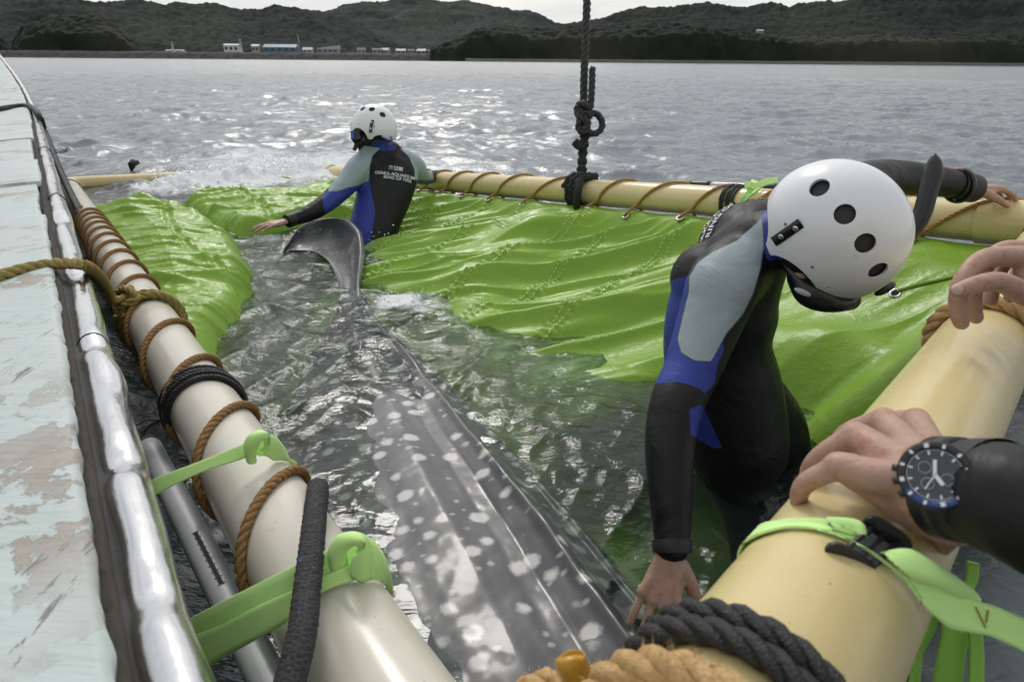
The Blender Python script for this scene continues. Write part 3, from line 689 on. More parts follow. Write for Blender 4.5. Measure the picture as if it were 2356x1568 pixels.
# bolt rope sewn along the near right hem
# ------------------------------------------------------------------ whale shark
def shark_skin():
    m, t, p, out = newmat('whale_shark_skin')
    a = N(t, 'ShaderNodeAttribute', attribute_name='along').outputs['Fac']; c = N(t, 'ShaderNodeAttribute', attribute_name='across').outputs['Fac']
    cv = N(t, 'ShaderNodeCombineXYZ'); t.links.new(a, cv.inputs[0]); t.links.new(c, cv.inputs[1])
    dn = N(t, 'ShaderNodeTexNoise', Scale=24, Detail=5.0, Roughness=.65); t.links.new(cv.outputs[0], dn.inputs['Vector'])
    ds = N(t, 'ShaderNodeVectorMath', operation='SCALE'); t.links.new(dn.outputs['Color'], ds.inputs[0]); ds.inputs['Scale'].default_value = .027
    ad = N(t, 'ShaderNodeVectorMath', operation='ADD'); t.links.new(cv.outputs[0], ad.inputs[0]); t.links.new(ds.outputs[0], ad.inputs[1])
    vo = N(t, 'ShaderNodeTexVoronoi', Scale=14.5, Randomness=.72); t.links.new(ad.outputs[0], vo.inputs['Vector'])
    ve = N(t, 'ShaderNodeSeparateColor'); t.links.new(vo.outputs['Color'], ve.inputs[0])
    rad = math_(t, 'MULTIPLY_ADD', ve.outputs[0], .12, .19)
    sp = N(t, 'ShaderNodeMapRange', interpolation_type='SMOOTHSTEP'); t.links.new(math_(t, 'SUBTRACT', rad, vo.outputs['Distance']), sp.inputs[0])
    sp.inputs[1].default_value = -.10; sp.inputs[2].default_value = .085
    # fade out the spots towards the tail as in life, thin pale bars on the flank
    wv = N(t, 'ShaderNodeTexWave', wave_type='BANDS', bands_direction='X', Scale=2.1, Distortion=3.5, Detail=2.0); t.links.new(ad.outputs[0], wv.inputs['Vector'])
    bars = math_(t, 'MULTIPLY', ramp(t, wv.outputs['Fac'], .90, .99), ramp(t, c, .16, .24))
    v2 = N(t, 'ShaderNodeTexVoronoi', Scale=31.0, Randomness=.9); t.links.new(ad.outputs[0], v2.inputs['Vector'])
    s2 = N(t, 'ShaderNodeSeparateColor'); t.links.new(v2.outputs['Color'], s2.inputs[0])
    small = math_(t, 'MULTIPLY', ramp(t, math_(t, 'SUBTRACT', .30, v2.outputs['Distance']), .0, .16), math_(t, 'GREATER_THAN', s2.outputs[1], .62))
    pat = math_(t, 'MAXIMUM', sp.outputs[0], math_(t, 'MULTIPLY', bars, .7)); pat = math_(t, 'MAXIMUM', pat, math_(t, 'MULTIPLY', small, .55))
    pat = math_(t, 'MULTIPLY', pat, ramp(t, a, .35, .75))
    v = coords(t)
    base = mixc(t, noise(t, v, 6, 5), (.026, .027, .030), (.058, .059, .064))
    base = mixc(t, ramp(t, noise(t, v, 19, 6, .7), .60, .72), base, (.085, .085, .09))
    cc = mixc(t, pat, base, (.50, .48, .46))
    t.links.new(cc, p.inputs['Base Color']); p.inputs['Roughness'].default_value = .42; p.inputs['Specular IOR Level'].default_value = .5
    p.inputs['Coat Weight'].default_value = .6; p.inputs['Coat IOR'].default_value = 1.36
    t.links.new(math_(t, 'MULTIPLY_ADD', noise(t, v, 9, 5), .16, .06), p.inputs['Coat Roughness'])
    b = bump(t, noise(t, v, 5, 3, .5, .2), .32, .03)
    t.links.new(b, p.inputs['Coat Normal']); t.links.new(bump(t, noise(t, v, 160, 4), .15, .001, b), p.inputs['Normal']); return m
MSHARK = shark_skin()
SPX = catmull([(-.735, 3.02), (-.69, 2.80), (-.60, 2.55), (-.50, 2.33), (-.315, 1.88), (-.125, 1.44), (.02, 1.07), (.12, .82), (.30, .42), (.58, -.02), (.95, -.42), (1.18, -.62)], 16)
SP, SS = resample(SPX, .016)
SHK = {}
def shark_top(x, y):                              # height of the shark's back under a water point
    out = np.full(x.shape, -9.0); sp = SP; nn, uw, zz = SHK['nn'], SHK['uw'], SHK['z']
    for i0 in range(0, len(x), 40000):
        xs, ys = x[i0:i0+40000], y[i0:i0+40000]
        j = np.argmin((xs[:, None]-sp[None, ::3, 0])**2+(ys[:, None]-sp[None, ::3, 1])**2, axis=1)*3
        a = (xs-sp[j, 0])*nn[j, 0]+(ys-sp[j, 1])*nn[j, 1]
        lo, hi = uw[j, 0], uw[j, -1]; ok = (a > lo) & (a < hi)
        k = np.where(a < 0, 75-a/lo*75, 75+a/hi*74).astype(int).clip(0, 149)
        out[i0:i0+40000] = np.where(ok, zz[j, k], -9.0)
    return out
def make_shark():
    n = len(SP); T = unit(np.gradient(SP, axis=0)); Nn = np.stack([-T[:, 1], T[:, 0]], 1)     # to the shark's other flank
    if np.dot(Nn[n//3], [1, 0]) < 0: Nn = -Nn
    L = SS[-1]; s = SS
    w = np.interp(s, [0, .2, .45, .8, 1.2, 1.7, 2.2, 2.6, 3.2, 3.8, 4.3, L-.12, L], [.055, .085, .135, .185, .225, .255, .285, .31, .36, .385, .36, .27, .04])
    zo = np.interp(s, [0, .25, .6, 1.0, 1.5, 1.95, 2.3, 2.7, 3.3, L], [.01, -.006, -.016, -.004, .008, .014, .004, -.03, -.16, -.26])
    u = np.linspace(-1, 1, 150)
    cu = [-1, -.86, -.70, -.52, -.32, -.22, -.14, -.06, .04, .16, .28, .34, .40, .47, .56, .66, .70, .76, .88, 1]
    ct = [-.26, -.12, -.055, -.022, -.004, .010, .019, .008, -.002, .004, .020, .036, .022, -.018, -.045, -.060, -.052, -.075, -.13, -.30]
    tp = np.interp(np.linspace(-1, 1, 600), cu, ct); ker = np.exp(-np.linspace(-2, 2, 15)**2); tp = np.convolve(np.pad(tp, 7, 'edge'), ker/ker.sum(), 'valid')
    top = np.interp(u, np.linspace(-1, 1, 600), tp)
    ub = np.linspace(1, -1, 46)[1:-1]; bot = -.30-.26*np.sqrt(1-ub**2)
    U = np.concatenate([u, ub]); Zp = np.concatenate([top, bot])
    k = (w/.27)[:, None]
    UW = U[None, :]*np.where(U[None, :] < 0, np.interp(s, [0, .5, 1.0, 1.6, 2.3, 3.2], [1, 1.9, 2.1, 1.9, 1.6, 1.0])[:, None], 1.28)
    tall = np.interp(s, [0, .3, .8, 1.5], [1.9, 1.5, 1.1, 1.0])[:, None]
    X = SP[:, 0:1]+Nn[:, 0:1]*w[:, None]*UW; Y = SP[:, 1:2]+Nn[:, 1:2]*w[:, None]*UW
    Z = zo[:, None]+Zp[None, :]*k*tall
    wob = .05*fbm(s*1.9, s*0+3.3, 43)[:, None]; amp = (1+.5*fbm(s*2.7, s*0+8.1, 44))[:, None]
    tw = np.interp((u[None, :]+wob*np.exp(-(u[None, :]/.75)**4)).ravel(), np.linspace(-1, 1, 600), tp).reshape(len(s), -1)
    lo_ = np.interp(u, [-1, -.86, -.70, -.52, -.3, 0, .3, .5, .66, .88, 1], [-.26, -.12, -.055, -.020, 0, .004, -.002, -.03, -.060, -.13, -.30])[None, :]
    fadeB = np.where(u[None, :] < .16, np.interp(s, [0, 1.3, 1.9, 2.4], [1, 1, .45, .3])[:, None], 1.0)
    Z[:, :150] = zo[:, None]+(lo_+(tw-lo_)*amp*fadeB)*k*tall
    Z += .006*fbm(X*4, Y*4, 45)*(np.arange(len(U)) < 150)[None, :]
    Z += .004*fbm(X*7, Y*7, 41)*(np.arange(len(U)) < 150)[None, :]
    SHK.update(x=X[:, :150], y=Y[:, :150], z=Z[:, :150], w=w, nn=Nn, uw=(w[:, None]*UW)[:, :150])
    a, b = X.shape; G_ = np.stack([X, Y, Z], -1)
    al = np.broadcast_to(s[:, None], X.shape); ac = np.broadcast_to(w[:, None]*UW, X.shape)
    mb = MB(); mb.grid(G_, wrap=True, flip=True)
    mb.add(G_[-1], [tuple(range(b))]); mb.add(G_[0], [tuple(range(b))[::-1]])
    al = list(al.ravel())+[L]*b+[0]*b; ac = list(ac.ravel())+[0]*(2*b)
    # tail fin: curved blade standing out of the water, thick rounded leading edge
    lead = catmull([W(*q) for q in ((840, 760, 2.94), (830, 705, 3.05), (829, 655, 3.20), (835, 610, 3.40), (838, 570, 3.58), (831, 532, 3.74), (806, 509, 3.86), (770, 502, 3.93), (730, 506, 3.96), (695, 522, 3.95), (668, 550, 3.88), (640, 600, 3.70))], 6)
    trail = catmull([WZ(u_, v_, .0) for u_, v_ in ((770, 752), (775, 715), (781, 680), (778, 650), (768, 622), (757, 602), (742, 590), (722, 580), (702, 578), (682, 578), (660, 580), (636, 604))], 6)
    m = len(lead); qs = np.linspace(0, 1, 22); rows_f, rows_b = [], []
    for i in range(m):
        d = trail[i]-lead[i]; nrm = unit(np.cross(d, lead[min(i+1, m-1)]-lead[max(i-1, 0)]))
        if np.dot(nrm, CAM-lead[i]) < 0: nrm = -nrm
        fade = min(1., (m-1-i)/14.+.03); th = .034*fade
        c = [lead[i]+d*q-nrm*.035*math.sin(np.pi*q)*fade for q in qs]
        pr = np.sqrt(np.clip(qs/.12, 0, 1))*(1-.75*qs)
        rows_f.append([c[k]+nrm*th*pr[k] for k in range(22)]); rows_b.append([c[k]-nrm*th*pr[k] for k in range(22)])
    for rows, fl in ((rows_f, False), (rows_b, True)):
        mb.grid(np.array(rows), flip=fl)
        al += [.12+.02*(k % 22) for k in range(m*22)]; ac += [.02*(k//22) for k in range(m*22)]
    o = mb.build('whale_shark', MSHARK, None, label='dark grey whale shark with pale spots lying in the sling, tail fin raised', category='shark')
    for nm, vals in (('along', al), ('across', ac)):
        at = o.data.attributes.new(nm, 'FLOAT', 'POINT'); at.data.foreach_set('value', np.array(vals, np.float32))
    return o
make_shark()
make_sea()
# ------------------------------------------------------------------ people
def sweep_limb(bm, pts, rad, n=14, sub=5, ref=None):
    """tapered limb with rounded ends; rad: number or (across, thick) per joint"""
    R = np.array([(r, r) if np.isscalar(r) else r for r in rad], float)
    Q = catmull(np.hstack([np.asarray(pts, float), R]), sub); P = Q[:, :3]; R = Q[:, 3:]
    T, A, B = frames(P, ref)
    if ref is not None:
        A = unit(np.cross(T, ref)); B = np.cross(T, A)
    rows = []; th = np.linspace(0, 2*np.pi, n, endpoint=False)
    def ring(c, a, b, i): return [c+a*np.cos(t)*A[i]+b*np.sin(t)*B[i] for t in th]
    for ph in (75, 50, 25):
        k = R_(ph); rows.append(ring(P[0]-T[0]*R[0].mean()*math.sin(k), R[0][0]*math.cos(k), R[0][1]*math.cos(k), 0))
    for i in range(len(P)): rows.append(ring(P[i], R[i][0], R[i][1], i))
    for ph in (25, 50, 75):
        k = R_(ph); rows.append(ring(P[-1]+T[-1]*R[-1].mean()*math.sin(k), R[-1][0]*math.cos(k), R[-1][1]*math.cos(k), -1))
    V = [[bm.verts.new(v) for v in r] for r in rows]
    for i in range(len(V)-1):
        for k in range(n): bm.faces.new((V[i][k], V[i][(k+1) % n], V[i+1][(k+1) % n], V[i+1][k]))
    bm.faces.new(V[0][::-1]); bm.faces.new(V[-1])
def blob(bm, c, ax, ay, az, n=16, m=10):
    mb = MB(); mb.ell(c, ax, ay, az, n, m)
    V = [bm.verts.new(v) for v in np.vstack(mb.v)]
    for f in mb.f:
        try: bm.faces.new([V[i] for i in f])
        except ValueError: pass
def remesh(bm, voxel, it=6, fac=.5):
    bmesh.ops.remove_doubles(bm, verts=bm.verts, dist=1e-6); bmesh.ops.recalc_face_normals(bm, faces=bm.faces)
    me = bpy.data.meshes.new('tmp'); bm.to_mesh(me); bm.free()
    o = bpy.data.objects.new('tmp', me); COL.objects.link(o)
    r = o.modifiers.new('r', 'REMESH'); r.mode = 'VOXEL'; r.voxel_size = voxel; r.use_smooth_shade = True
    s = o.modifiers.new('s', 'SMOOTH'); s.iterations = it; s.factor = fac
    dg = bpy.context.evaluated_depsgraph_get(); dg.update()
    out = bpy.data.meshes.new_from_object(o.evaluated_get(dg)); bpy.data.objects.remove(o); bpy.data.meshes.remove(me)
    n = len(out.vertices); co = np.zeros(n*3, np.float32); out.vertices.foreach_get('co', co); co = co.reshape(-1, 3).astype(float)
    faces = [tuple(p.vertices) for p in out.polygons]; bpy.data.meshes.remove(out)
    return co, faces
def project(co):
    q = co-CAM; d = q@FW; return 1178+FPX*(q@RT)/d, 784-FPX*(q@UP)/d
def join_body(name, pieces, mats, parent, attrs=('grey', 'blue')):
    """pieces: (coords, faces, material index, {attr: values})"""
    mb = MB(); vals = {k: [] for k in attrs}
    for co, fa, mi, at in pieces:
        mb.add(co, fa, mi)
        for k in attrs: vals[k].append(np.asarray(at[k]) if k in at else np.full(len(co), -50.))
    o = mb.build(name, mats, parent)
    for k in attrs:
        a = o.data.attributes.new(k, 'FLOAT', 'POINT'); a.data.foreach_set('value', np.concatenate(vals[k]).astype(np.float32))
    return o
def suit_mat():
    m, t, p, out = newmat('neoprene_panels'); v = coords(t)
    g = attr(t, 'grey'); b = attr(t, 'blue')
    n = noise(t, v, 9, 5)
    blk = mixc(t, n, (.004, .004, .0045), (.009, .009, .0095)); blu = mixc(t, n, (.020, .035, .22), (.035, .055, .31)); gry = mixc(t, n, (.23, .285, .31), (.32, .38, .405))
    fb = math_(t, 'GREATER_THAN', b, 0.0); fg = math_(t, 'GREATER_THAN', g, 0.0)
    cc = mixc(t, fb, blk, blu); cc = mixc(t, fg, cc, gry)
    seam = math_(t, 'LESS_THAN', math_(t, 'ABSOLUTE', g), attr(t, 'seamw')); cc = mixc(t, seam, cc, (.06, .075, .085))
    t.links.new(cc, p.inputs['Base Color']); t.links.new(math_(t, 'MULTIPLY_ADD', noise(t, v, 30, 4), .2, .40), p.inputs['Roughness'])
    p.inputs['Specular IOR Level'].default_value = .3
    h = noise(t, v, 7, 4, .5, .8); b0 = bump(t, h, .5, .025)
    t.links.new(bump(t, noise(t, v, 450, 2), .15, .0008, b0), p.inputs['Normal']); return m
MSUIT = suit_mat()
def skin_mat(name, a, b):
    m, t, p, out = newmat(name); v = coords(t)
    cc = mixc(t, noise(t, v, 28, 5), a, b); cc = mixc(t, ramp(t, noise(t, v, 75, 4), .52, .72), cc, np.array(a)*np.array((1.05, .78, .74)))
    t.links.new(cc, p.inputs['Base Color']); p.inputs['Roughness'].default_value = .48
    p.inputs['Subsurface Weight'].default_value = .12; p.inputs['Subsurface Radius'].default_value = (.012, .005, .003); p.inputs['Subsurface Scale'].default_value = .4
    b0 = bump(t, noise(t, v, 60, 6, .7, .8), .45, .004)
    vo = N(t, 'ShaderNodeTexVoronoi', Scale=900.0); t.links.new(v, vo.inputs['Vector'])
    t.links.new(bump(t, vo.outputs['Distance'], .12, .0006, b0), p.inputs['Normal']); return m
MSKIN = skin_mat('skin', (.36, .215, .155), (.47, .30, .225)); MNAIL = M('finger_nail', (.55, .40, .33), .3, var=.05)
MSLEEVE = M('black_neoprene', (.010, .010, .0105), .55, var=.3, vs=12, bs=.25, bscale=30, bdist=.004)
MHOOD = M('black_rubber', (.012, .012, .013), .32, var=.3, vs=20, bs=.2, bscale=60)
MHELM = M('helmet_shell', (.74, .75, .76), .24, var=.03, vs=8, rvar=.15, coat=.3, dirt=(.55, .55, .54), dscale=40, dlo=.68, dhi=.74)
MFOAM = M('helmet_liner', (.018, .019, .021), .6, var=.5, vs=30); MBLUEP = M('blue_plastic', (.03, .10, .48), .3); MGREYP = M('grey_plastic', (.34, .36, .38), .4)
MPRINT = M('white_print', (.72, .73, .74), .6); MDPRINT = M('grey_print', (.20, .22, .26), .6)
def finger(bm, joints, r0, r1):
    n = len(joints); rr = [lerp(r0, r1, i/(n-1)) for i in range(n)]
    for i in range(1, n-1): rr[i] *= 1.04
    sweep_limb(bm, joints, rr, 10, 4)
def hand(bm, wrist, y, z, thumb_side=1, size=1.0, curls=((.25, .3, .2),)*4, spread=.06, thumb=((.55, .25, .0), (.3, .2)), wr=.0245):
    """wrist point, finger direction y, back-of-hand direction z, thumb towards +x*thumb_side"""
    y = unit(y); z = unit(z-y*np.dot(z, y)); x = np.cross(y, z)*thumb_side; k = size
    xs = [.032, .0108, -.0108, -.031]; ln = [.092, .096, .091, .083]; fl = [(.043, .026, .021), (.047, .030, .023), (.044, .028, .022), (.034, .021, .020)]
    tips = []
    sweep_limb(bm, [wrist-y*.035*k, wrist, wrist+y*.03*k], [(wr*k, wr*.74*k)]*2+[(wr*1.1*k, wr*.66*k)], 14, 4, ref=z)
    sweep_limb(bm, [wrist+y*.02*k, wrist+y*.055*k-z*.004*k, wrist+y*.080*k-z*.003*k], [(.027*k, .017*k), (.036*k, .0155*k), (.037*k, .012*k)], 16, 4, ref=z)
    for i in range(4):
        b = wrist+(x*xs[i]+y*ln[i]+z*.003*(1.5-abs(i-1.2)))*k
        sweep_limb(bm, [wrist+(x*xs[i]*.55+y*.02)*k, lerp(wrist, b, .6)+z*.002*k, b], [.0125*k, .0115*k, .0118*k], 10, 3)
        ang = 0.; p = b; J = [b-z*.002*k]; c = curls[i % len(curls)]; sprd = spread*(1.4-i)
        for sgm in range(3):
            ang += c[sgm]; d = y*math.cos(ang)-z*math.sin(ang)+x*sprd*math.cos(ang); d = unit(d); p = p+d*fl[i][sgm]*k; J.append(p)
        rs = .0088 if i < 3 else .0078
        finger(bm, J, rs*k, rs*.80*k); tips.append((J[-1], unit(J[-1]-J[-2]), unit(np.cross(np.cross(J[-1]-J[-2], x), J[-1]-J[-2])), rs*k*.8))
    tb = wrist+(x*.022+y*.022-z*.008)*k; o_, c_ = thumb
    d1 = unit(y*math.cos(o_[0])+x*math.sin(o_[0])-z*o_[1]); p1 = tb+d1*.040*k
    d2 = unit(y*math.cos(o_[0]-c_[0])+x*math.sin(o_[0]-c_[0])-z*(o_[1]+.1)); p2 = p1+d2*.032*k
    d3 = unit(y*math.cos(o_[0]-c_[0]-c_[1])+x*math.sin(o_[0]-c_[0]-c_[1])-z*(o_[1]+.15)); p3 = p2+d3*.026*k
    sweep_limb(bm, [tb, p1, p2, p3], [.0165*k, .0135*k, .0108*k, .0088*k], 10, 4)
    return tips
def nails(tips):
    mb = MB()
    for p, d, nz_, r in tips:
        s = np.cross(d, nz_); mb.ell(p+d*r*.25+nz_*r*.62, s*r*.68, d*r*.85, nz_*r*.34, 10, 6)
    return np.vstack(mb.v), mb.f
# helmet: hollow shell with ear cut-outs and vent holes; local +Z crown, +Y face, X sides
def helmet_meshes():
    def tmp(mb):
        o = mb.build('tmp', MHELM); return o
    mb = MB(); rows = []
    th = np.linspace(0, 2*np.pi, 72, endpoint=False)
    def surf(k):
        out = []
        for e in np.concatenate([np.linspace(90, 0, 24), np.linspace(-6, -34, 6)]):
            c = math.cos(R_(e)) if e >= 0 else 1.0-.10*(-e/34)**1.5; s = math.sin(R_(e))*.150 if e >= 0 else -.058*(-e/34)
            r = []
            for t in th:
                x, y = math.cos(t), math.sin(t)
                sx = .122*(abs(c)**.92)*k; sy = (.142 if y > 0 else .148)*(abs(c)**.92)*k
                r.append((x*sx, y*sy-.002, s*k+(.0 if e < 0 else 0)))
            out.append(r)
        return np.array(out)
    outer, inner = surf(1.0), surf(.955)
    outer[0] = outer[0].mean(0); inner[0] = inner[0].mean(0)
    mb.grid(outer, wrap=True, flip=False); n0 = mb.n
    mb.grid(inner, wrap=True, flip=True)
    b = 72; a = outer.shape[0]
    mb.f += [((a-1)*b+j, (a-1)*b+(j+1) % b, n0+(a-1)*b+(j+1) % b, n0+(a-1)*b+j) for j in range(b)]; mb.m += [0]*b
    sh = tmp(mb); bm = bmesh.new(); bm.from_mesh(sh.data); bmesh.ops.remove_doubles(bm, verts=bm.verts, dist=1e-5); bmesh.ops.recalc_face_normals(bm, faces=bm.faces); bm.to_mesh(sh.data); bm.free()
    cut = MB()
    dirs = []
    for sx in (-1, 1):
        for y in (-.098, -.036, .028, .090): dirs.append((sx*.078*math.sqrt(1-(y/.145)**2), y))
    HO = []
    for hx, hy in dirs:
        hz = .150*math.sqrt(max(0., 1-(hx/.122)**2-(hy/.145)**2)); c = np.array([hx, hy, hz]); nn = unit(np.array([hx/.0149, hy/.0210, hz/.0225])); HO.append((c, nn))
        cut.tube(np.array([c-nn*.03, c+nn*.03]), .0185, 24)
    for sx in (-1, 1):                                       # small rivets' holes low on the shell
        for y, z in ((.075, .012), (.020, .022), (-.075, .015)):
            x = .122*math.sqrt(max(0, 1-(y/.145)**2-(z/.15)**2)); c = np.array([sx*x, y, z]); nn = unit(np.array([sx*x/.0149, y/.021, z/.0225]))
            cut.tube(np.array([c-nn*.02, c+nn*.02]), .0038, 10)
    # ear openings and the raised brow at the front, lower nape
    cut2 = MB()
    cut2.tube(np.array([(-.3, .030, -.066), (.3, .030, -.066)]), .066, 40)
    cut2.tube(np.array([(0, .05, -.115), (0, .4, -.045)]), .118, 40)
    cut2.tube(np.array([(-.3, -.105, -.082), (.3, -.105, -.082)]), .052, 40)
    for cc in (cut, cut2):
        co = tmp(cc); bb = bmesh.new(); bb.from_mesh(co.data); bmesh.ops.recalc_face_normals(bb, faces=bb.faces); bb.to_mesh(co.data); bb.free()
        md_ = sh.modifiers.new('b', 'BOOLEAN'); md_.operation = 'DIFFERENCE'; md_.object = co; md_.solver = 'EXACT'; md_.use_self = True
        dg = bpy.context.evaluated_depsgraph_get(); dg.update(); me = bpy.data.meshes.new_from_object(sh.evaluated_get(dg))
        sh.modifiers.clear(); sh.data = me; bpy.data.objects.remove(co)
    me = sh.data; bpy.data.objects.remove(sh)
    for p_ in me.polygons: p_.use_smooth = True
    try:
        me.set_sharp_from_angle(angle=R_(35))
    except Exception: pass
    me.materials.clear(); me.materials.append(MHELM)
    li = MB(); li.grid(surf(.93)[:26], wrap=True, flip=True)
    lo = li.build('tmp', MFOAM); lm = lo.data; bpy.data.objects.remove(lo)
    return me, lm
HSHELL, HLINER = helmet_meshes()
def put_helmet(parent, c, crown, face, size, snap_side=1):
    crown = unit(crown); face = unit(np.asarray(face)-crown*np.dot(face, crown)); x = np.cross(face, crown)
    Mx = Matrix(((x[0], face[0], crown[0], c[0]), (x[1], face[1], crown[1], c[1]), (x[2], face[2], crown[2], c[2]), (0, 0, 0, 1))) @ Matrix.Scale(size, 4)
    h = link('helmet', HSHELL, parent, label='white helmet shell with round vent holes'); h.matrix_world = Mx
    l = link('helmet_liner', HLINER, h)
    tabs = {}
    for sx in (-1, 1):                                       # webbing tab with two snaps behind each ear
        P = []
        for k in np.linspace(0, 1, 9):
            z = lerp(-.022, .050, k); y = -.058-.006*k; xx = .1235*math.sqrt(max(0, 1-(y/.147)**2-(max(z, 0)/.152)**2)); P.append((sx*(xx+.0015), y, z))
        P = np.array(P); tabs[sx] = MB().grid(np.stack([P+np.array([sx*.001, -.010, 0]), P+np.array([sx*.003, -.010, 0]), P+np.array([sx*.003, .010, 0]), P+np.array([sx*.001, .010, 0])], 1), flip=sx < 0).build('snap_tab', MHOOD, h)
    for sx in (-1, 1):
        for z in (.000, .036):
            y = -.060; xx = .1235*math.sqrt(1-(y/.147)**2-(z/.152)**2)
            MB().ell((sx*(xx+.004), y, z), (.0025, 0, 0), (0, .0062, 0), (0, 0, .0062), 12, 6).build('snap_stud', msteel, tabs[sx])
    return h, Mx
def text_mesh(body, size, mat, shear=0):
    cu = bpy.data.curves.new('t', 'FONT'); cu.body = body; cu.size = size; cu.align_x = 'CENTER'; cu.align_y = 'CENTER'; cu.offset = size*.012; cu.resolution_u = 3
    o = bpy.data.objects.new('t', cu); COL.objects.link(o); dg = bpy.context.evaluated_depsgraph_get(); dg.update()
    me = bpy.data.meshes.new_from_object(o.evaluated_get(dg)); bpy.data.objects.remove(o)
    bm = bmesh.new(); bm.from_mesh(me); bmesh.ops.triangulate(bm, faces=bm.faces)
    for _ in range(2):
        long = [e for e in bm.edges if e.calc_length() > size*.25]
        if long: bmesh.ops.subdivide_edges(bm, edges=long, cuts=1); bmesh.ops.triangulate(bm, faces=bm.faces)
    bm.to_mesh(me); bm.free(); me.materials.clear(); me.materials.append(mat); return me
def wrap_text(body, size, mat, target, origin, x, y, parent, name='lettering', off=.0035):
    """lay lettering on the cloth: push it along -normal onto the body"""
    me = text_mesh(body, size, mat); x = unit(x); y = unit(y-x*np.dot(x, y)); n = np.cross(x, y)
    bvh = BVHTree.FromObject(target, bpy.context.evaluated_depsgraph_get())
    for v in me.vertices:
        w_ = origin+x*v.co.x+y*v.co.y
        hit = bvh.ray_cast(Vector(w_+n*.25), Vector(-n))
        v.co = Vector(w_) if hit[0] is None else hit[0]+hit[1]*off
    return link(name, me, parent)
def wrap_badge(parent): pass

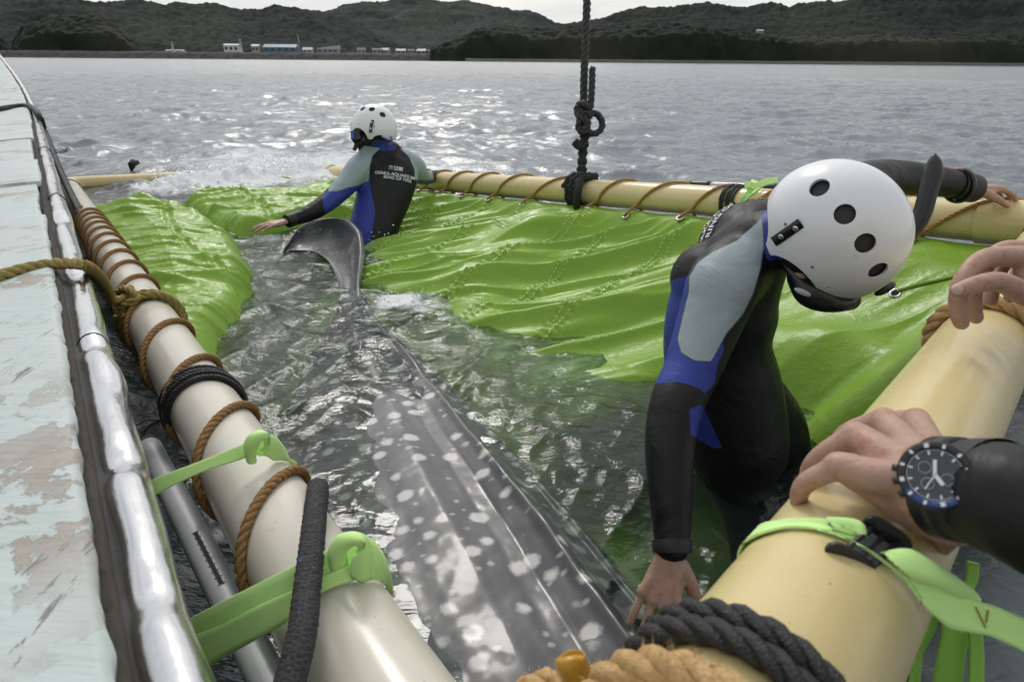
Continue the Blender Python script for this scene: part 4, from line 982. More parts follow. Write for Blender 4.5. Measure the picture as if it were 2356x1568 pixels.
# ---- near diver, bent over the shark with one arm on the right pipe
def near_diver():
    root = empty('person', label='diver in black, blue and grey wetsuit bending over the shark in the foreground', category='person', group='divers in the water'); root['part_of_scene'] = 1
    del root['part_of_scene']
    bm = bmesh.new(); L = lambda *a: W(*a)
    ref = FW
    sweep_limb(bm, [L(1690, 1010, 1.74), L(1668, 900, 1.69), L(1648, 790, 1.64), L(1668, 690, 1.60), L(1708, 610, 1.56)], [(.130, .150), (.134, .150), (.124, .145), (.122, .165), (.095, .15)], 20, 6, ref=ref)
    blob(bm, L(1628, 640, 1.58), RT*.085, UP*.085, FW*.12); blob(bm, L(1712, 548, 1.62), RT*.10+UP*.05, UP*.075-RT*.04, FW*.13); blob(bm, L(1780, 520, 1.64), RT*.08, UP*.07, FW*.09)
    sweep_limb(bm, [L(1705, 600, 1.52), L(1755, 560, 1.47), L(1830, 552, 1.41)], [.088, .072, .062], 16, 5)
    # right arm reaching down
    sweep_limb(bm, [L(1712, 610, 1.48), L(1668, 650, 1.43), L(1640, 720, 1.42), L(1592, 850, 1.39), L(1556, 930, 1.36), L(1540, 1030, 1.33), L(1544, 1150, 1.30), L(1546, 1258, 1.275)], [.075, .078, .070, .058, .054, .049, .042, .0335], 16, 5)
    # left arm over the pipe behind
    sweep_limb(bm, [L(1790, 560, 1.66), L(1870, 480, 1.75), L(2000, 415, 1.98), L(2120, 412, 2.12), L(2226, 430, 2.22)], [.085, .075, .058, .050, .042], 16, 5)
    # legs
    sweep_limb(bm, [L(1665, 960, 1.72), L(1672, 1030, 1.72), L(1705, 1120, 1.73), L(1730, 1200, 1.75), L(1745, 1330, 1.80)], [.105, .094, .078, .068, .062], 16, 5)
    sweep_limb(bm, [L(1730, 930, 1.80), L(1775, 985, 1.85), L(1800, 1060, 1.90), L(1815, 1150, 1.95), L(1815, 1290, 2.0)], [.10, .092, .080, .070, .062], 16, 5)
    # head inside the helmet
    blob(bm, L(1895, 560, 1.36), RT*.095+0*FW, UP*.085, FW*.075)
    co, fa = remesh(bm, .0085, 7)
    u, v = project(co)
    grey = [(1754, 500), (1695, 553), (1637, 580), (1605, 603), (1585, 635), (1584, 670), (1570, 728), (1558, 779), (1566, 810), (1598, 830), (1637, 832), (1650, 808), (1672, 767), (1711, 721), (1734, 674), (1750, 619), (1758, 564)]
    blue = [(1588, 634), (1551, 642), (1520, 665), (1480, 775), (1470, 880), (1519, 881), (1558, 877), (1594, 887), (1625, 904), (1645, 880), (1652, 834), (1668, 800), (1600, 700)]
    blue2 = [(1585, 940), (1615, 930), (1662, 1030), (1640, 1030), (1590, 1000)]; col = [(1745, 505), (1775, 470), (1815, 500), (1805, 595), (1765, 600), (1757, 564)]
    frontside = np.einsum('ij,j->i', co-W(1680, 800, 1.62), FW)
    g = poly_sd(u, v, grey); g = np.where(frontside > .10, -50, g)
    b = np.maximum(np.maximum(poly_sd(u, v, blue), poly_sd(u, v, blue2)), poly_sd(u, v, col))
    b = np.where((u > 1820) & (v < 640), -50, b)
    pieces = [(co, fa, 0, {'grey': g, 'blue': b, 'seamw': np.full(len(co), 1.3)})]
    # hands
    bm = bmesh.new()
    t1 = hand(bm, L(1546, 1268, 1.272), W(1512, 1400, 1.262)-W(1546, 1268, 1.272), -FW*.8+UP*.45-RT*.1, thumb_side=-1, size=1.04, curls=((.12, .22, .15), (.08, .16, .12), (.06, .14, .10), (.05, .16, .12)), spread=.085, thumb=((.75, .35, 0), (.2, .2)))
    ch, fh = remesh(bm, .0026, 3); pieces.append((ch, fh, 1, {}))
    cn_, fn_ = nails(t1); pieces.append((cn_, fn_, 2, {}))
    bm = bmesh.new()
    t2 = hand(bm, L(2236, 434, 2.22), W(2330, 432, 2.26)-W(2236, 434, 2.22), UP*.9-FW*.35, thumb_side=1, size=1.0, curls=((.35, .5, .3), (.4, .5, .3), (.45, .5, .3), (.5, .5, .3)), thumb=((.6, .4, 0), (.3, .2)))
    ch, fh = remesh(bm, .004, 4); pieces.append((ch, fh, 1, {}))
    # ear and cheek showing under the helmet rim
    bm = bmesh.new(); blob(bm, L(1818, 565, 1.335), RT*.013+UP*.006, UP*.030-RT*.005, FW*.012); blob(bm, L(1842, 610, 1.36), RT*.022, UP*.036, FW*.030); ch, fh = remesh(bm, .004, 3); pieces.append((ch, fh, 1, {}))
    body = join_body('body', pieces, [MSUIT, MSKIN, MNAIL], root, ('grey', 'blue', 'seamw'))
    body['label'] = 'wetsuit with grey sleeve, blue side and black chest, bare hands'
    # helmet
    put_helmet(root, W(1914, 540, 1.37), RT*.34-FW*.91+UP*.235, -UP*.82+RT*.57, 1.0)
    # cuffs
    for a, b_, r in ((W(1545, 1240, 1.28), W(1547, 1272, 1.272), .0365), (W(2196, 424, 2.19), W(2240, 434, 2.225), .046)):
        P = np.linspace(a, b_, 6); MB().tube(P, [r, r, r*1.02, r*1.01, r, r*.97], 24, cap=False).build('cuff', MSLEEVE, root)
    # mask and snorkel
    bm = bmesh.new()
    sweep_limb(bm, [W(1835, 640, 1.37), W(1862, 672, 1.36), W(1905, 688, 1.36), W(1955, 690, 1.37)], [.022, .030, .028, .022], 10, 4)
    sweep_limb(bm, [W(1900, 690, 1.345), W(1930, 700, 1.345), W(1957, 697, 1.35)], [.012, .016, .011], 8, 4)
    sweep_limb(bm, [W(1800, 590, 1.37), W(1822, 625, 1.36), W(1845, 655, 1.355)], [.010, .012, .016], 8, 4)
    ch, fh = remesh(bm, .005, 3); mask = MB().add(ch, fh).build('mask', MHOOD, root)
    MB().ell(W(1847, 672, 1.325), RT*.017-UP*.007, UP*.006+RT*.002, FW*.005, 12, 6).build('mask_lens', MGREYP, mask)
    MB().ell(W(2036, 664, 1.40), RT*.022+UP*.012, UP*.009-RT*.004, FW*.012, 12, 6).build('mask_frame_corner', MHOOD, mask)
    P = catmull([W(2020, 610, 1.50), W(2085, 545, 1.50), W(2118, 500, 1.49), W(2136, 440, 1.48), W(2148, 395, 1.475), W(2150, 352, 1.47)], 6)
    n = len(P); rr = np.interp(np.linspace(0, 1, n), [0, .3, .6, .8, .92, 1], [.019, .020, .020, .021, .014, .002])
    MB().tube(P, rr, 16, flat=.9).build('snorkel', MHOOD, root)
    # red and black dive computer on the left wrist
    c = W(2198, 397, 2.19); wt = MB(); up_ = unit(UP*.9-FW*.3); ax = unit(W(2236, 434, 2.22)-W(2120, 412, 2.12)); sd = np.cross(ax, up_)
    wt.tube(np.array([c-up_*.012, c-up_*.004, c+up_*.004, c+up_*.008]), [.024, .027, .027, .023], 24)
    wa = wt.build('wrist_watch', MHOOD, root, label='black dive watch with red ring on the far wrist')
    MB().tube(np.array([c+up_*.0085+.024*(np.cos(a)*ax+np.sin(a)*sd) for a in np.linspace(0, 2*np.pi, 28, endpoint=False)]), .0018, 6, closed=True).build('bezel_ring', M('red_ring', (.45, .02, .03), .4), wa)
    MB().add([c+up_*.0090+.0205*(np.cos(a)*ax+np.sin(a)*sd) for a in np.linspace(0, 2*np.pi, 24, endpoint=False)], [tuple(range(24))]).build('watch_face', MGREYP, wa, False)
    wc = W(2206, 427, 2.20)
    MB().tube(np.array([wc+.052*(np.cos(a)*up_+np.sin(a)*sd) for a in np.linspace(0, 2*np.pi, 28, endpoint=False)]), .010, 8, closed=True, flat=.5).build('watch_strap', MHOOD, wa)
    # lettering across the shoulders, seen edge-on
    o = W(1690, 470, 1.55)
    xd = unit(W(1790, 415, 1.62)-W(1620, 560, 1.58)); nrm = unit(UP*.75-RT*.62-FW*.1); yd = np.cross(nrm, xd)
    for body_t, sz, dy in (('海遊館', .030, .066), ('OSAKA AQUARIUM', .026, .034), ('RING OF FIRE', .026, .004)):
        wrap_text(body_t, sz, MPRINT, body, W(1690, 505, 1.58)+yd*dy*.9, xd, yd, root)
    return root, body
ND_ROOT, ND_BODY = near_diver()

# ---- far diver, back to us
def far_diver():
    root = empty('person', label='diver seen from behind by the shark tail, lettering on the back, leaning on the pipe', category='person', group='divers in the water')
    bm = bmesh.new(); L = W
    sweep_limb(bm, [L(838, 620, 4.06), L(850, 560, 4.08), L(866, 505, 4.10), L(886, 440, 4.14), L(892, 395, 4.16), L(888, 362, 4.16)], [(.150, .115), (.152, .115), (.150, .11), (.172, .115), (.185, .115), (.12, .09)], 20, 6, ref=FW)
    sweep_limb(bm, [L(888, 365, 4.14), L(880, 335, 4.12), L(868, 315, 4.10)], [.085, .066, .064], 14, 4)
    blob(bm, L(858, 305, 4.08), RT*.10, UP*.11, FW*.085); blob(bm, L(838, 325, 4.04), RT*.055, UP*.06, FW*.055)
    sweep_limb(bm, [L(858, 372, 4.12), L(828, 388, 4.06), L(796, 425, 4.00), L(757, 462, 3.92), L(715, 489, 3.84), L(664, 508, 3.75)], [.085, .080, .066, .056, .048, .034], 16, 5)
    sweep_limb(bm, [L(922, 372, 4.18), L(950, 385, 4.24), L(966, 402, 4.48), L(982, 408, 4.78), L(1004, 402, 5.02)], [.085, .078, .062, .05, .036], 16, 5)
    sweep_limb(bm, [L(825, 590, 4.04), L(815, 650, 3.98)], [.10, .08], 12, 4); sweep_limb(bm, [L(870, 590, 4.10), L(875, 650, 4.08)], [.10, .08], 12, 4)
    co, fa = remesh(bm, .011, 5)
    u, v = project(co); dep = (co-CAM)@FW
    g1 = [(876, 340), (857, 359), (851, 382), (849, 415), (825, 427), (799, 432), (776, 440), (755, 440), (760, 410), (800, 370), (838, 335)]
    g2 = [(920, 340), (942, 363), (953, 389), (955, 415), (1000, 415), (990, 380), (940, 340)]
    b1 = [(755, 438), (776, 440), (799, 432), (825, 427), (851, 414), (854, 441), (863, 483), (862, 499), (843, 600), (812, 600), (806, 489), (800, 462), (760, 500), (747, 486), (741, 454)]
    b2 = [(860, 322), (904, 324), (912, 345), (880, 348), (850, 341)]; b3 = [(955, 412), (1000, 412), (1020, 440), (960, 432)]
    g = np.maximum(poly_sd(u, v, g1), poly_sd(u, v, g2)); b = np.maximum(np.maximum(poly_sd(u, v, b1), poly_sd(u, v, b2)), poly_sd(u, v, b3))
    pieces = [(co, fa, 0, {'grey': g, 'blue': b, 'seamw': np.full(len(co), .4)})]
    bm = bmesh.new()
    hand(bm, L(660, 509, 3.74), W(600, 520, 3.66)-W(660, 509, 3.74), UP*.85-FW*.4, thumb_side=1, curls=((.1, .2, .2),)*4, spread=.12, thumb=((.6, .2, 0), (.2, .2)))
    ch, fh = remesh(bm, .006, 3); pieces.append((ch, fh, 1, {}))
    body = join_body('body', pieces, [MSUIT, MSKIN], root, ('grey', 'blue', 'seamw'))
    body['label'] = 'wetsuit with black back panel, grey shoulders and blue side'
    c = W(859, 300, 4.08)
    h, Mx = put_helmet(root, c, UP*.97-FW*.22+RT*.08, -RT*.86+FW*.42-UP*.3, 1.0)
    mk = MB(); mk.box(W(823, 318, 4.00), FW*.06, RT*.025+UP*.006, UP*.026-RT*.006)
    msk = mk.build('mask', MHOOD, root, False); MB().box(W(815, 318, 3.98), FW*.055, RT*.008, UP*.021).build('mask_frame', MBLUEP, msk, False)
    MB().tube(catmull([W(815, 345, 3.98), W(822, 330, 3.99), W(838, 322, 3.95)], 4), .012, 8).build('snorkel_mouthpiece', MHOOD, msk)
    bn = MB(); bn.tube(catmull([W(880, 313, 3.94), W(893, 319, 3.96), W(904, 318, 4.02)], 5), .020, 10, flat=.45); ad = bn.build('size_adjuster', MGREYP, root)
    MB().ell(W(899, 318, 3.96), RT*.012, UP*.012, FW*.008).build('adjuster_dial', MBLUEP, ad)
    P = catmull([W(676, 502, 3.70), W(668, 498, 3.70), W(662, 512, 3.70)], 4)
    MB().tube(np.linspace(W(680, 502, 3.78), W(660, 509, 3.74), 5), [.037, .038, .038, .038, .036], 18, cap=False).build('cuff', MSLEEVE, root)
    # lettering on the back and on the helmet
    tl = math.radians(-5); xd = RT*math.cos(tl)+UP*math.sin(tl)+FW*.12; yd = UP*math.cos(tl)-RT*math.sin(tl)
    for t_, sz, (pu, pv) in (('海遊館', .028, (909.5, 381.5)), ('OSAKA AQUARIUM', .0265, (907, 395.5)), ('RING OF FIRE', .0265, (913, 405))):
        wrap_text(t_, sz, MPRINT, body, W(pu, pv, 3.98), xd, yd, root)
    me = text_mesh('(株)海遊館', .019, MDPRINT); hx = Mx.to_3x3()
    o = link('lettering', me, root)
    bvh = BVHTree.FromPolygons([Mx @ v.co for v in HSHELL.vertices], [tuple(p.vertices) for p in HSHELL.polygons])
    tl = math.radians(24); X_ = RT*math.cos(tl)+UP*math.sin(tl); Y_ = UP*math.cos(tl)-RT*math.sin(tl)
    for v in me.vertices:
        w_ = W(896, 301, 3.78)+X_*v.co.x+Y_*v.co.y; hit = bvh.ray_cast(Vector(w_-FW*.1), Vector(FW))
        v.co = (hit[0]+hit[1]*.0015) if hit[0] is not None else Vector(w_+FW*.2)
    return root
far_diver()
# ---- crew member on the right: two hands on the near pipe, body beside the camera
def crew():
    root = empty('person', label='crew member in black at the right edge gripping the near pipe with both hands', category='person')
    L = W; bm = bmesh.new()
    el = np.array([.46, .26, .70]); sh = np.array([.74, .02, 1.10])
    wr = L(2190, 1122, .500)
    sweep_limb(bm, [L(2250, 1132, .478), L(2360, 1165, .445), lerp(L(2360, 1165, .445), el, .6), el], [(.036, .036), (.040, .040), .045, .05], 18, 5)
    sweep_limb(bm, [el, lerp(el, sh, .5), sh], [.05, .056, .07], 16, 5)
    el2 = np.array([1.12, .58, .90]); sh2 = np.array([1.06, .0, 1.12])
    sweep_limb(bm, [L(2470, 640, .93), lerp(L(2470, 640, .93), el2, .5), el2], [.037, .045, .05], 16, 5)
    sweep_limb(bm, [el2, lerp(el2, sh2, .5), sh2], [.05, .058, .07], 16, 5)
    tc_ = np.array([.92, -.12, .95])
    sweep_limb(bm, [tc_+[0, -.05, -.55], tc_+[0, 0, -.2], tc_, tc_+[0, .02, .2]], [(.17, .12), (.16, .12), (.19, .13), (.16, .10)], 20, 5, ref=np.array([0, 1., 0]))
    for sx in (-.10, .12):
        sweep_limb(bm, [tc_+[sx, -.05, -.5], tc_+[sx-.02, .12, -.8], tc_+[sx, .05, -1.2]], [.10, .085, .06], 14, 5)
    blob(bm, tc_+np.array([0, .08, .42]), (.09, 0, 0), (0, .11, 0), (0, 0, .13))
    co, fa = remesh(bm, .008, 6)
    z0 = {'grey': np.full(len(co), -50.), 'blue': np.full(len(co), -50.), 'seamw': np.full(len(co), .1)}
    pieces = [(co, fa, 0, z0)]
    # left hand over the pipe: knuckles up, fingers curling down the far side
    bm = bmesh.new()
    sweep_limb(bm, [L(2290, 1135, .468), L(2235, 1128, .483), wr, L(2140, 1105, .518)], [(.030, .030), (.031, .027), (.033, .025), (.037, .022)], 16, 5, ref=FW)
    mcp = [L(1930, 1072, .552), L(1968, 1000, .588), L(2034, 966, .622), L(2108, 966, .652)]
    pip = [L(1858, 1108, .570), L(1888, 1052, .606), L(1950, 998, .655), L(2036, 972, .700)]
    dip = [L(1838, 1140, .590), L(1862, 1090, .632), L(1930, 1030, .690), L(2016, 994, .740)]
    tip = [L(1840, 1172, .612), L(1858, 1130, .656), L(1926, 1066, .715), L(2012, 1020, .765)]
    for i in range(4):
        sweep_limb(bm, [lerp(wr, L(2150, 1080+i*-14, .53), .5), lerp(wr, mcp[i], .55)-UP*.002, mcp[i]], [.017, .0145, .0128], 12, 4)
        r = [.0088, .0100, .0105, .0102][i]
        sweep_limb(bm, [mcp[i], pip[i], dip[i], tip[i]], [r*1.14, r*1.02, r*.92, r*.78], 12, 5)
    sweep_limb(bm, [L(1955, 1085, .562), L(2040, 1120, .548), L(2110, 1160, .535), L(2190, 1190, .515)], [.013, .0185, .021, .022], 14, 4)   # heel of the hand
    sweep_limb(bm, [L(2060, 1010, .60), L(2100, 1070, .57), L(2160, 1110, .53)], [.016, .021, .024], 14, 4)
    sweep_limb(bm, [L(2190, 1180, .535), L(2160, 1235, .575), L(2140, 1262, .62), L(2150, 1262, .66)], [.016, .0145, .012, .0095], 12, 4)      # thumb under the pipe side
    ch, fh = remesh(bm, .0030, 6); pieces.append((ch, fh, 1, {}))
    # right hand pinching the rope on the same pipe
    bm = bmesh.new()
    sweep_limb(bm, [L(2520, 640, .93), L(2440, 640, .92), L(2380, 630, .91)], [(.032, .024), (.036, .022), (.040, .019)], 14, 4, ref=FW)
    fz = [([(2345, 590, .905), (2262, 596, .885), (2212, 652, .880), (2204, 712, .885), (2212, 742, .892)], .0128),
          ([(2370, 575, .93), (2300, 578, .925), (2250, 640, .925), (2240, 700, .93), (2246, 730, .935)], .0122),
          ([(2400, 575, .95), (2330, 585, .955), (2290, 640, .955), (2280, 690, .955)], .0115),
          ([(2420, 590, .965), (2360, 600, .97), (2330, 650, .97), (2322, 685, .97)], .0100)]
    for pts, r in fz: sweep_limb(bm, [L(*q) for q in pts], [r*1.15]+[r*lerp(1.02, .80, k/(len(pts)-2)) for k in range(len(pts)-1)], 12, 5)
    sweep_limb(bm, [L(2440, 690, .90), L(2370, 680, .875), L(2300, 648, .855), L(2245, 655, .848), L(2202, 668, .850)], [.021, .0165, .0130, .0118, .0092], 12, 5)
    ch, fh = remesh(bm, .0030, 6); pieces.append((ch, fh, 1, {}))
    nm = MB(); c = L(2203, 666, .838); nm.ell(c, RT*.0075, UP*.0062-FW*.001, FW*.0030+UP*.001, 14, 8); pieces.append((np.vstack(nm.v), nm.f, 2, {}))
    join_body('body', pieces, [MSUIT, MSKIN, MNAIL], root, ('grey', 'blue', 'seamw'))
    # wrist watch
    c = L(2152, 1092, .462); n = unit(-FW*.74-RT*.56+UP*.22); a1 = unit(UP*.94-RT*.30-n*np.dot(UP*.94-RT*.30, n)); a2 = np.cross(a1, n)
    md_, mb_ = M('watch_black', (.018, .018, .020), .35, var=.2, vs=200), M('watch_blue', (.02, .05, .17), .35)
    mdial = M('watch_dial', (.055, .060, .065), .3, var=.2, vs=300)
    def disc(r, h, k=40, a0=0, a1_=2*np.pi): return [c+n*h+r*(np.cos(t)*a1+np.sin(t)*a2) for t in np.linspace(a0, a1_, k, endpoint=a1_ < 6)]
    wt = MB(); wt.tube(np.array([c-n*.013, c-n*.010, c-n*.002, c+n*.001]), [.0205, .0235, .0235, .022], 40)
    w_ = wt.build('wrist_watch', md_, root, label='black chronograph watch with half blue dive bezel')
    def ring(name, r0, r1, h0, h1, a, b, mt):
        th = np.linspace(a, b, 48); G_ = np.array([[c+n*hh+r*(np.cos(t)*a1+np.sin(t)*a2) for r, hh in ((r1, h0-.003), (r1, h1), (r0, h1-.0012), (r0, h0-.003))] for t in th])
        return MB().grid(G_).build(name, mt, w_)
    be = ring('bezel', .0172, .0222, .001, .0042, R_(-110), R_(145), md_); ring('bezel_blue_half', .0172, .0222, .001, .0042, R_(145), R_(250), mb_)
    MB().add(disc(.0174, .0016), [tuple(range(40))]).build('dial', mdial, w_, False)
    mk = MB()
    for i in range(12):
        t = i*np.pi/6; d = np.cos(t)*a1+np.sin(t)*a2; s = np.cross(n, d)
        mk.box(c+n*.0046+d*.0197, d*.0014, s*(.0009 if i % 3 else .0014), n*.0004)
        mk.box(c+n*.0022+d*.0150, d*.0014, s*.0006, n*.0003)
    for k in range(60):
        t = k*np.pi/30; d = np.cos(t)*a1+np.sin(t)*a2; s = np.cross(n, d); mk.box(c+n*.0021+d*.0168, d*.0006, s*.00025, n*.0003)
    mk.build('hour_marks', MPRINT, w_, False)
    sub = MB()
    for t in (2.2, 4.0, 5.6):
        cc = c+n*.0021+(np.cos(t)*a1+np.sin(t)*a2)*.0075; sub.tube(np.array([cc+.0038*(np.cos(q)*a1+np.sin(q)*a2) for q in np.linspace(0, 2*np.pi, 20, endpoint=False)]), .0003, 4, closed=True)
    sub.build('subdial_rings', MGREYP, w_, False)
    hd = MB()
    for t, ln, wd_ in ((.25, .0100, .0011), (2.75, .0080, .0013), (3.9, .0115, .0004)):
        d = np.cos(t)*a1+np.sin(t)*a2; s = np.cross(n, d); hd.box(c+n*.0030+d*ln*.45, d*ln*.55, s*wd_, n*.0003)
    hd.build('watch_hands', MPRINT, w_, False)
    for t in (-1.2, -1.57, -1.95):
        d = np.cos(t)*a1+np.sin(t)*a2; MB().tube(np.array([c-n*.004+d*.021, c-n*.004+d*.0265]), .0026, 12).build('push_button', md_, w_)
    # rubber strap round the wrist
    q = unit(L(2290, 1135, .468)-wr); ctr = L(2188, 1122, .500)
    th = np.linspace(0, 2*np.pi, 40, endpoint=False); e1 = unit(a1-q*np.dot(a1, q)); e2 = np.cross(q, e1)
    G_ = np.array([[ctr+q*w0+(1+hh)*(.0345*np.cos(t)*e1+.0300*np.sin(t)*e2) for w0, hh in ((-.010, 0.), (-.010, .09), (.010, .09), (.010, 0.))] for t in list(th)+[0]])
    MB().grid(G_).build('watch_strap', md_, w_)
    P = np.linspace(L(2226, 1126, .487), L(2300, 1140, .462), 6); MB().tube(P, [.0355, .037, .0375, .038, .0385, .039], 26, cap=False).build('cuff', MSLEEVE, root)
    return root
crew()
# ------------------------------------------------------------------ ropes
def rope_mat(name, a, b, rough=.75, fleck=None):
    m, t, p, out = newmat(name); v = coords(t)
    cc = mixc(t, ramp(t, noise(t, v, 160, 6, .75), .3, .7), np.array(a)*.8, np.array(b)*1.1)
    if fleck is not None: cc = mixc(t, ramp(t, noise(t, v, 48, 2), .69, .71), cc, fleck)
    t.links.new(cc, p.inputs['Base Color']); p.inputs['Roughness'].default_value = rough
    w = N(t, 'ShaderNodeTexNoise', Scale=500, Detail=3.0); t.links.new(v, w.inputs['Vector'])
    t.links.new(bump(t, w.outputs['Fac'], .8, .003), p.inputs['Normal']); return m
MR_TAN = rope_mat('tan_rope', (.22, .115, .030), (.36, .20, .065), fleck=(.30, .05, .03)); MR_GOLD = rope_mat('gold_rope', (.34, .17, .035), (.46, .25, .065), .6)
MR_OLIVE = rope_mat('olive_rope', (.22, .165, .035), (.36, .28, .075)); MR_ORANGE = rope_mat('frayed_orange_rope', (.46, .255, .085), (.62, .42, .20), fleck=(.36, .10, .06))
MR_BLACK = rope_mat('black_rope', (.010, .010, .011), (.026, .026, .027), .5); MR_HANG = rope_mat('black_red_rope', (.010, .010, .011), (.030, .030, .032), .55, fleck=(.16, .02, .015))
MR_CORD = rope_mat('black_cord', (.010, .010, .011), (.028, .028, .030), .35); MR_BRAID = rope_mat('braided_rope', (.022, .022, .023), (.050, .050, .052), .8, fleck=(.06, .15, .24))
MFUZZ = rope_mat('fuzzy_black_rope', (.012, .013, .012), (.030, .032, .030), .95)
def rope_mb(path, R, pitch=None, strands=3, n=7, mb=None, step=8):
    mb = mb or MB(); pitch = pitch or R*6.2
    P, s = resample(path, pitch/step); T, A, B = frames(P)
    for k in range(strands):
        ph = 2*np.pi*(s/pitch+k/strands); C_ = P+R*.50*(np.cos(ph)[:, None]*A+np.sin(ph)[:, None]*B)
        mb.tube(C_, R*.56, n)
    return mb
def rope(name, path, R, mat, label, group=None, pitch=None, parent=None, **kw):
    tags = {} if parent is not None else dict(label=label, category='rope')
    if group and parent is None: tags['group'] = group
    return rope_mb(path, R, pitch, **kw).build(name, mat, parent, **tags)
def fibres(path, R, n, ln, mat, parent):
    P, s = resample(path, .004); T, A, B = frames(P); mb = MB(); rg = np.random.default_rng(3)
    for i in range(n):
        k = rg.integers(1, len(P)-1); a = rg.uniform(0, 6.28); d = np.cos(a)*A[k]+np.sin(a)*B[k]; e = unit(d+T[k]*rg.uniform(-1, 1)+rg.normal(0, .4, 3))
        b = P[k]+d*R*.95; L_ = ln*rg.uniform(.4, 1.2); sd = unit(np.cross(e, d))*.00035
        mb.add([b-sd, b+sd, b+e*L_], [(0, 1, 2)])
    return mb.build('loose_fibres', mat, parent, False, kind='stuff')
def axis_at(p0, d, u=None, v=None, lo=-.5, hi=7.0):      # distance along an axis where its picture passes height v (or column u)
    ts = np.linspace(lo, hi, 1500); Q = p0+ts[:, None]*d; q = Q-CAM; dd = q@FW; U_ = 1178+FPX*(q@RT)/dd; V_ = 784-FPX*(q@UP)/dd
    e = np.abs((V_-v) if v is not None else (U_-u)); return ts[np.argmin(e)]
def ring_path(p0, d, th0, th1, t0, t1, r, n=24):          # turns of rope round a pipe
    up = unit(np.array([0, 0, 1.])-d*d[2]); sd = np.cross(d, up)
    th = np.linspace(th0, th1, n); t = np.linspace(t0, t1, n)
    return p0+t[:, None]*d+r*(np.cos(th)[:, None]*sd+np.sin(th)[:, None]*up)
# lacing wound along the ivory pipe
C0 = lerp(NL, FL, .0838); LF = unit(FL-NL)                # away from the camera
vl = [1480, 1215, 1035, 905, 808, 738, 688, 650, 620, 596, 576, 559, 545, 533, 522, 512, 503]
tl_ = [axis_at(C0, LF, v=v) for v in vl]
path = []
up = unit(np.array([0, 0, 1.])-LF*LF[2]); sd = np.cross(LF, up)
for k in range(14, (len(tl_)-1)*26):
    x = k/26.; t = np.interp(x, np.arange(len(tl_)), tl_); frac = x-math.floor(x)
    th = np.pi/2-2*np.pi*x; jig = .018*math.sin(th)
    path.append(C0+LF*(t+.03*math.cos(th))+(PR+.0075)*(np.cos(th)*sd+np.sin(th)*up))
path = np.array(path)
lr = empty('lacing_rope', label='tan lacing rope wound in loops along the ivory pipe beside the boat', category='rope')
rope('strands', path, .0078, MR_TAN, '', parent=lr, pitch=.044, step=7, n=6)
near_part = path[:60]; fibres(near_part, .0078, 260, .006, MR_TAN, lr)
# lacing through the eyelets of the right pipe
tops = [925, 982, 1028, 1079, 1137.6, 1213, 1322, 1449, 1566.7, 1690, 1815, 1960, 2090, 2330, 2500]
upr = unit(np.array([0, 0, 1.])-RD_*RD_[2]); sdr = np.cross(RD_, upr)
if np.dot(sdr, RN) < 0: sdr = -sdr
pth = []
def on_rp(u, th, r=PR+.0085):
    s = s_of_u(u); return rp(s)+r*(math.cos(th)*sdr+math.sin(th)*upr)
for i in range(len(EYE)-1):
    g = EYE[i]; gu = GROM[i][0]; tu = tops[i]; nu = GROM[i+1][0]
    pth += [g-sdr*.012-upr*.004, g+sdr*.010+upr*.004]
    for k, th in enumerate((-.35, .15, .6, 1.05, 1.5, 1.95)): pth.append(on_rp(lerp(gu, tu, .12+.18*k), th))
    for k, th in enumerate((2.5, 3.1, 3.7, 4.3, 4.8)): pth.append(on_rp(lerp(tu, nu, .12+.17*k), th))
pth = catmull(pth, 3)
rl = empty('lacing_rope', label='golden lacing rope threaded through the eyelets along the right cream pipe', category='rope')
rope('strands', pth, .0078, MR_GOLD, '', parent=rl, pitch=.05, step=6, n=6)
# black cord lashing on the ivory pipe
tb = axis_at(C0, LF, v=935)
bl = empty('lashing', label='black cord lashing with frayed ends wrapped round the ivory pipe', category='lashing')
rg = np.random.default_rng(11)
for k in range(9):
    t0 = tb-.035+.0085*k+rg.uniform(-.002, .002)
    pa = ring_path(C0, LF, 0, -2*np.pi, t0, t0+rg.uniform(-.012, .02), PR+.004+.005*(k % 2)+(.004 if k in (3, 6) else 0), 40)
    rope('cord_turn', pa, .0048, MR_CORD, '', parent=bl, pitch=.022, step=6, n=5)
for k in range(6):
    b = C0+LF*(tb-.02+.01*k)-sd*(PR+.012)+up*(.0-.004*k); e = b-sd*rg.uniform(.03, .06)-up*rg.uniform(.0, .03)+LF*rg.uniform(-.03, .04)
    if np.dot(sd, RT) < 0: e = b+sd*rg.uniform(.0, .01)-up*.03
    MB().tube(catmull([b, lerp(b, e, .5)+up*.008, e], 4), .0016, 5).build('cord_end', MR_CORD, bl)
# olive rope from the boat, over the rail, down to the ivory pipe
tk = axis_at(C0, LF, v=742)
ar = lambda t, th, r=PR+.013: C0+LF*t+r*(math.cos(th)*sd+math.sin(th)*up)
sgn = 1 if np.dot(sd, RT) > 0 else -1
P = [WZ(-160, 665, .585), WZ(-60, 648, .583), WZ(0, 634, .583), WZ(60, 617, .583), WZ(120, 607, .583), WZ(172, 606, .588), WZ(200, 612, .588), W(226, 632, 1.63), W(248, 662, 1.78), W(262, 690, 1.92), ar(tk+.05, np.pi*.62 if sgn > 0 else np.pi*.38)]
orp = empty('mooring_rope', label='thick olive rope crossing the gunwale and knotted to the ivory pipe', category='rope')
rope('standing_part', catmull(P, 6), .0125, MR_OLIVE, '', parent=orp)
for k, (a, b) in enumerate(((tk+.05, tk+.01), (tk+.015, tk-.04), (tk-.02, tk+.03))):
    rope('turn', ring_path(C0, LF, 2.2+.3*k, 2.2+.3*k-2*np.pi, a, b, PR+.012+.006*(k == 2), 36), .0115, MR_OLIVE, '', parent=orp)
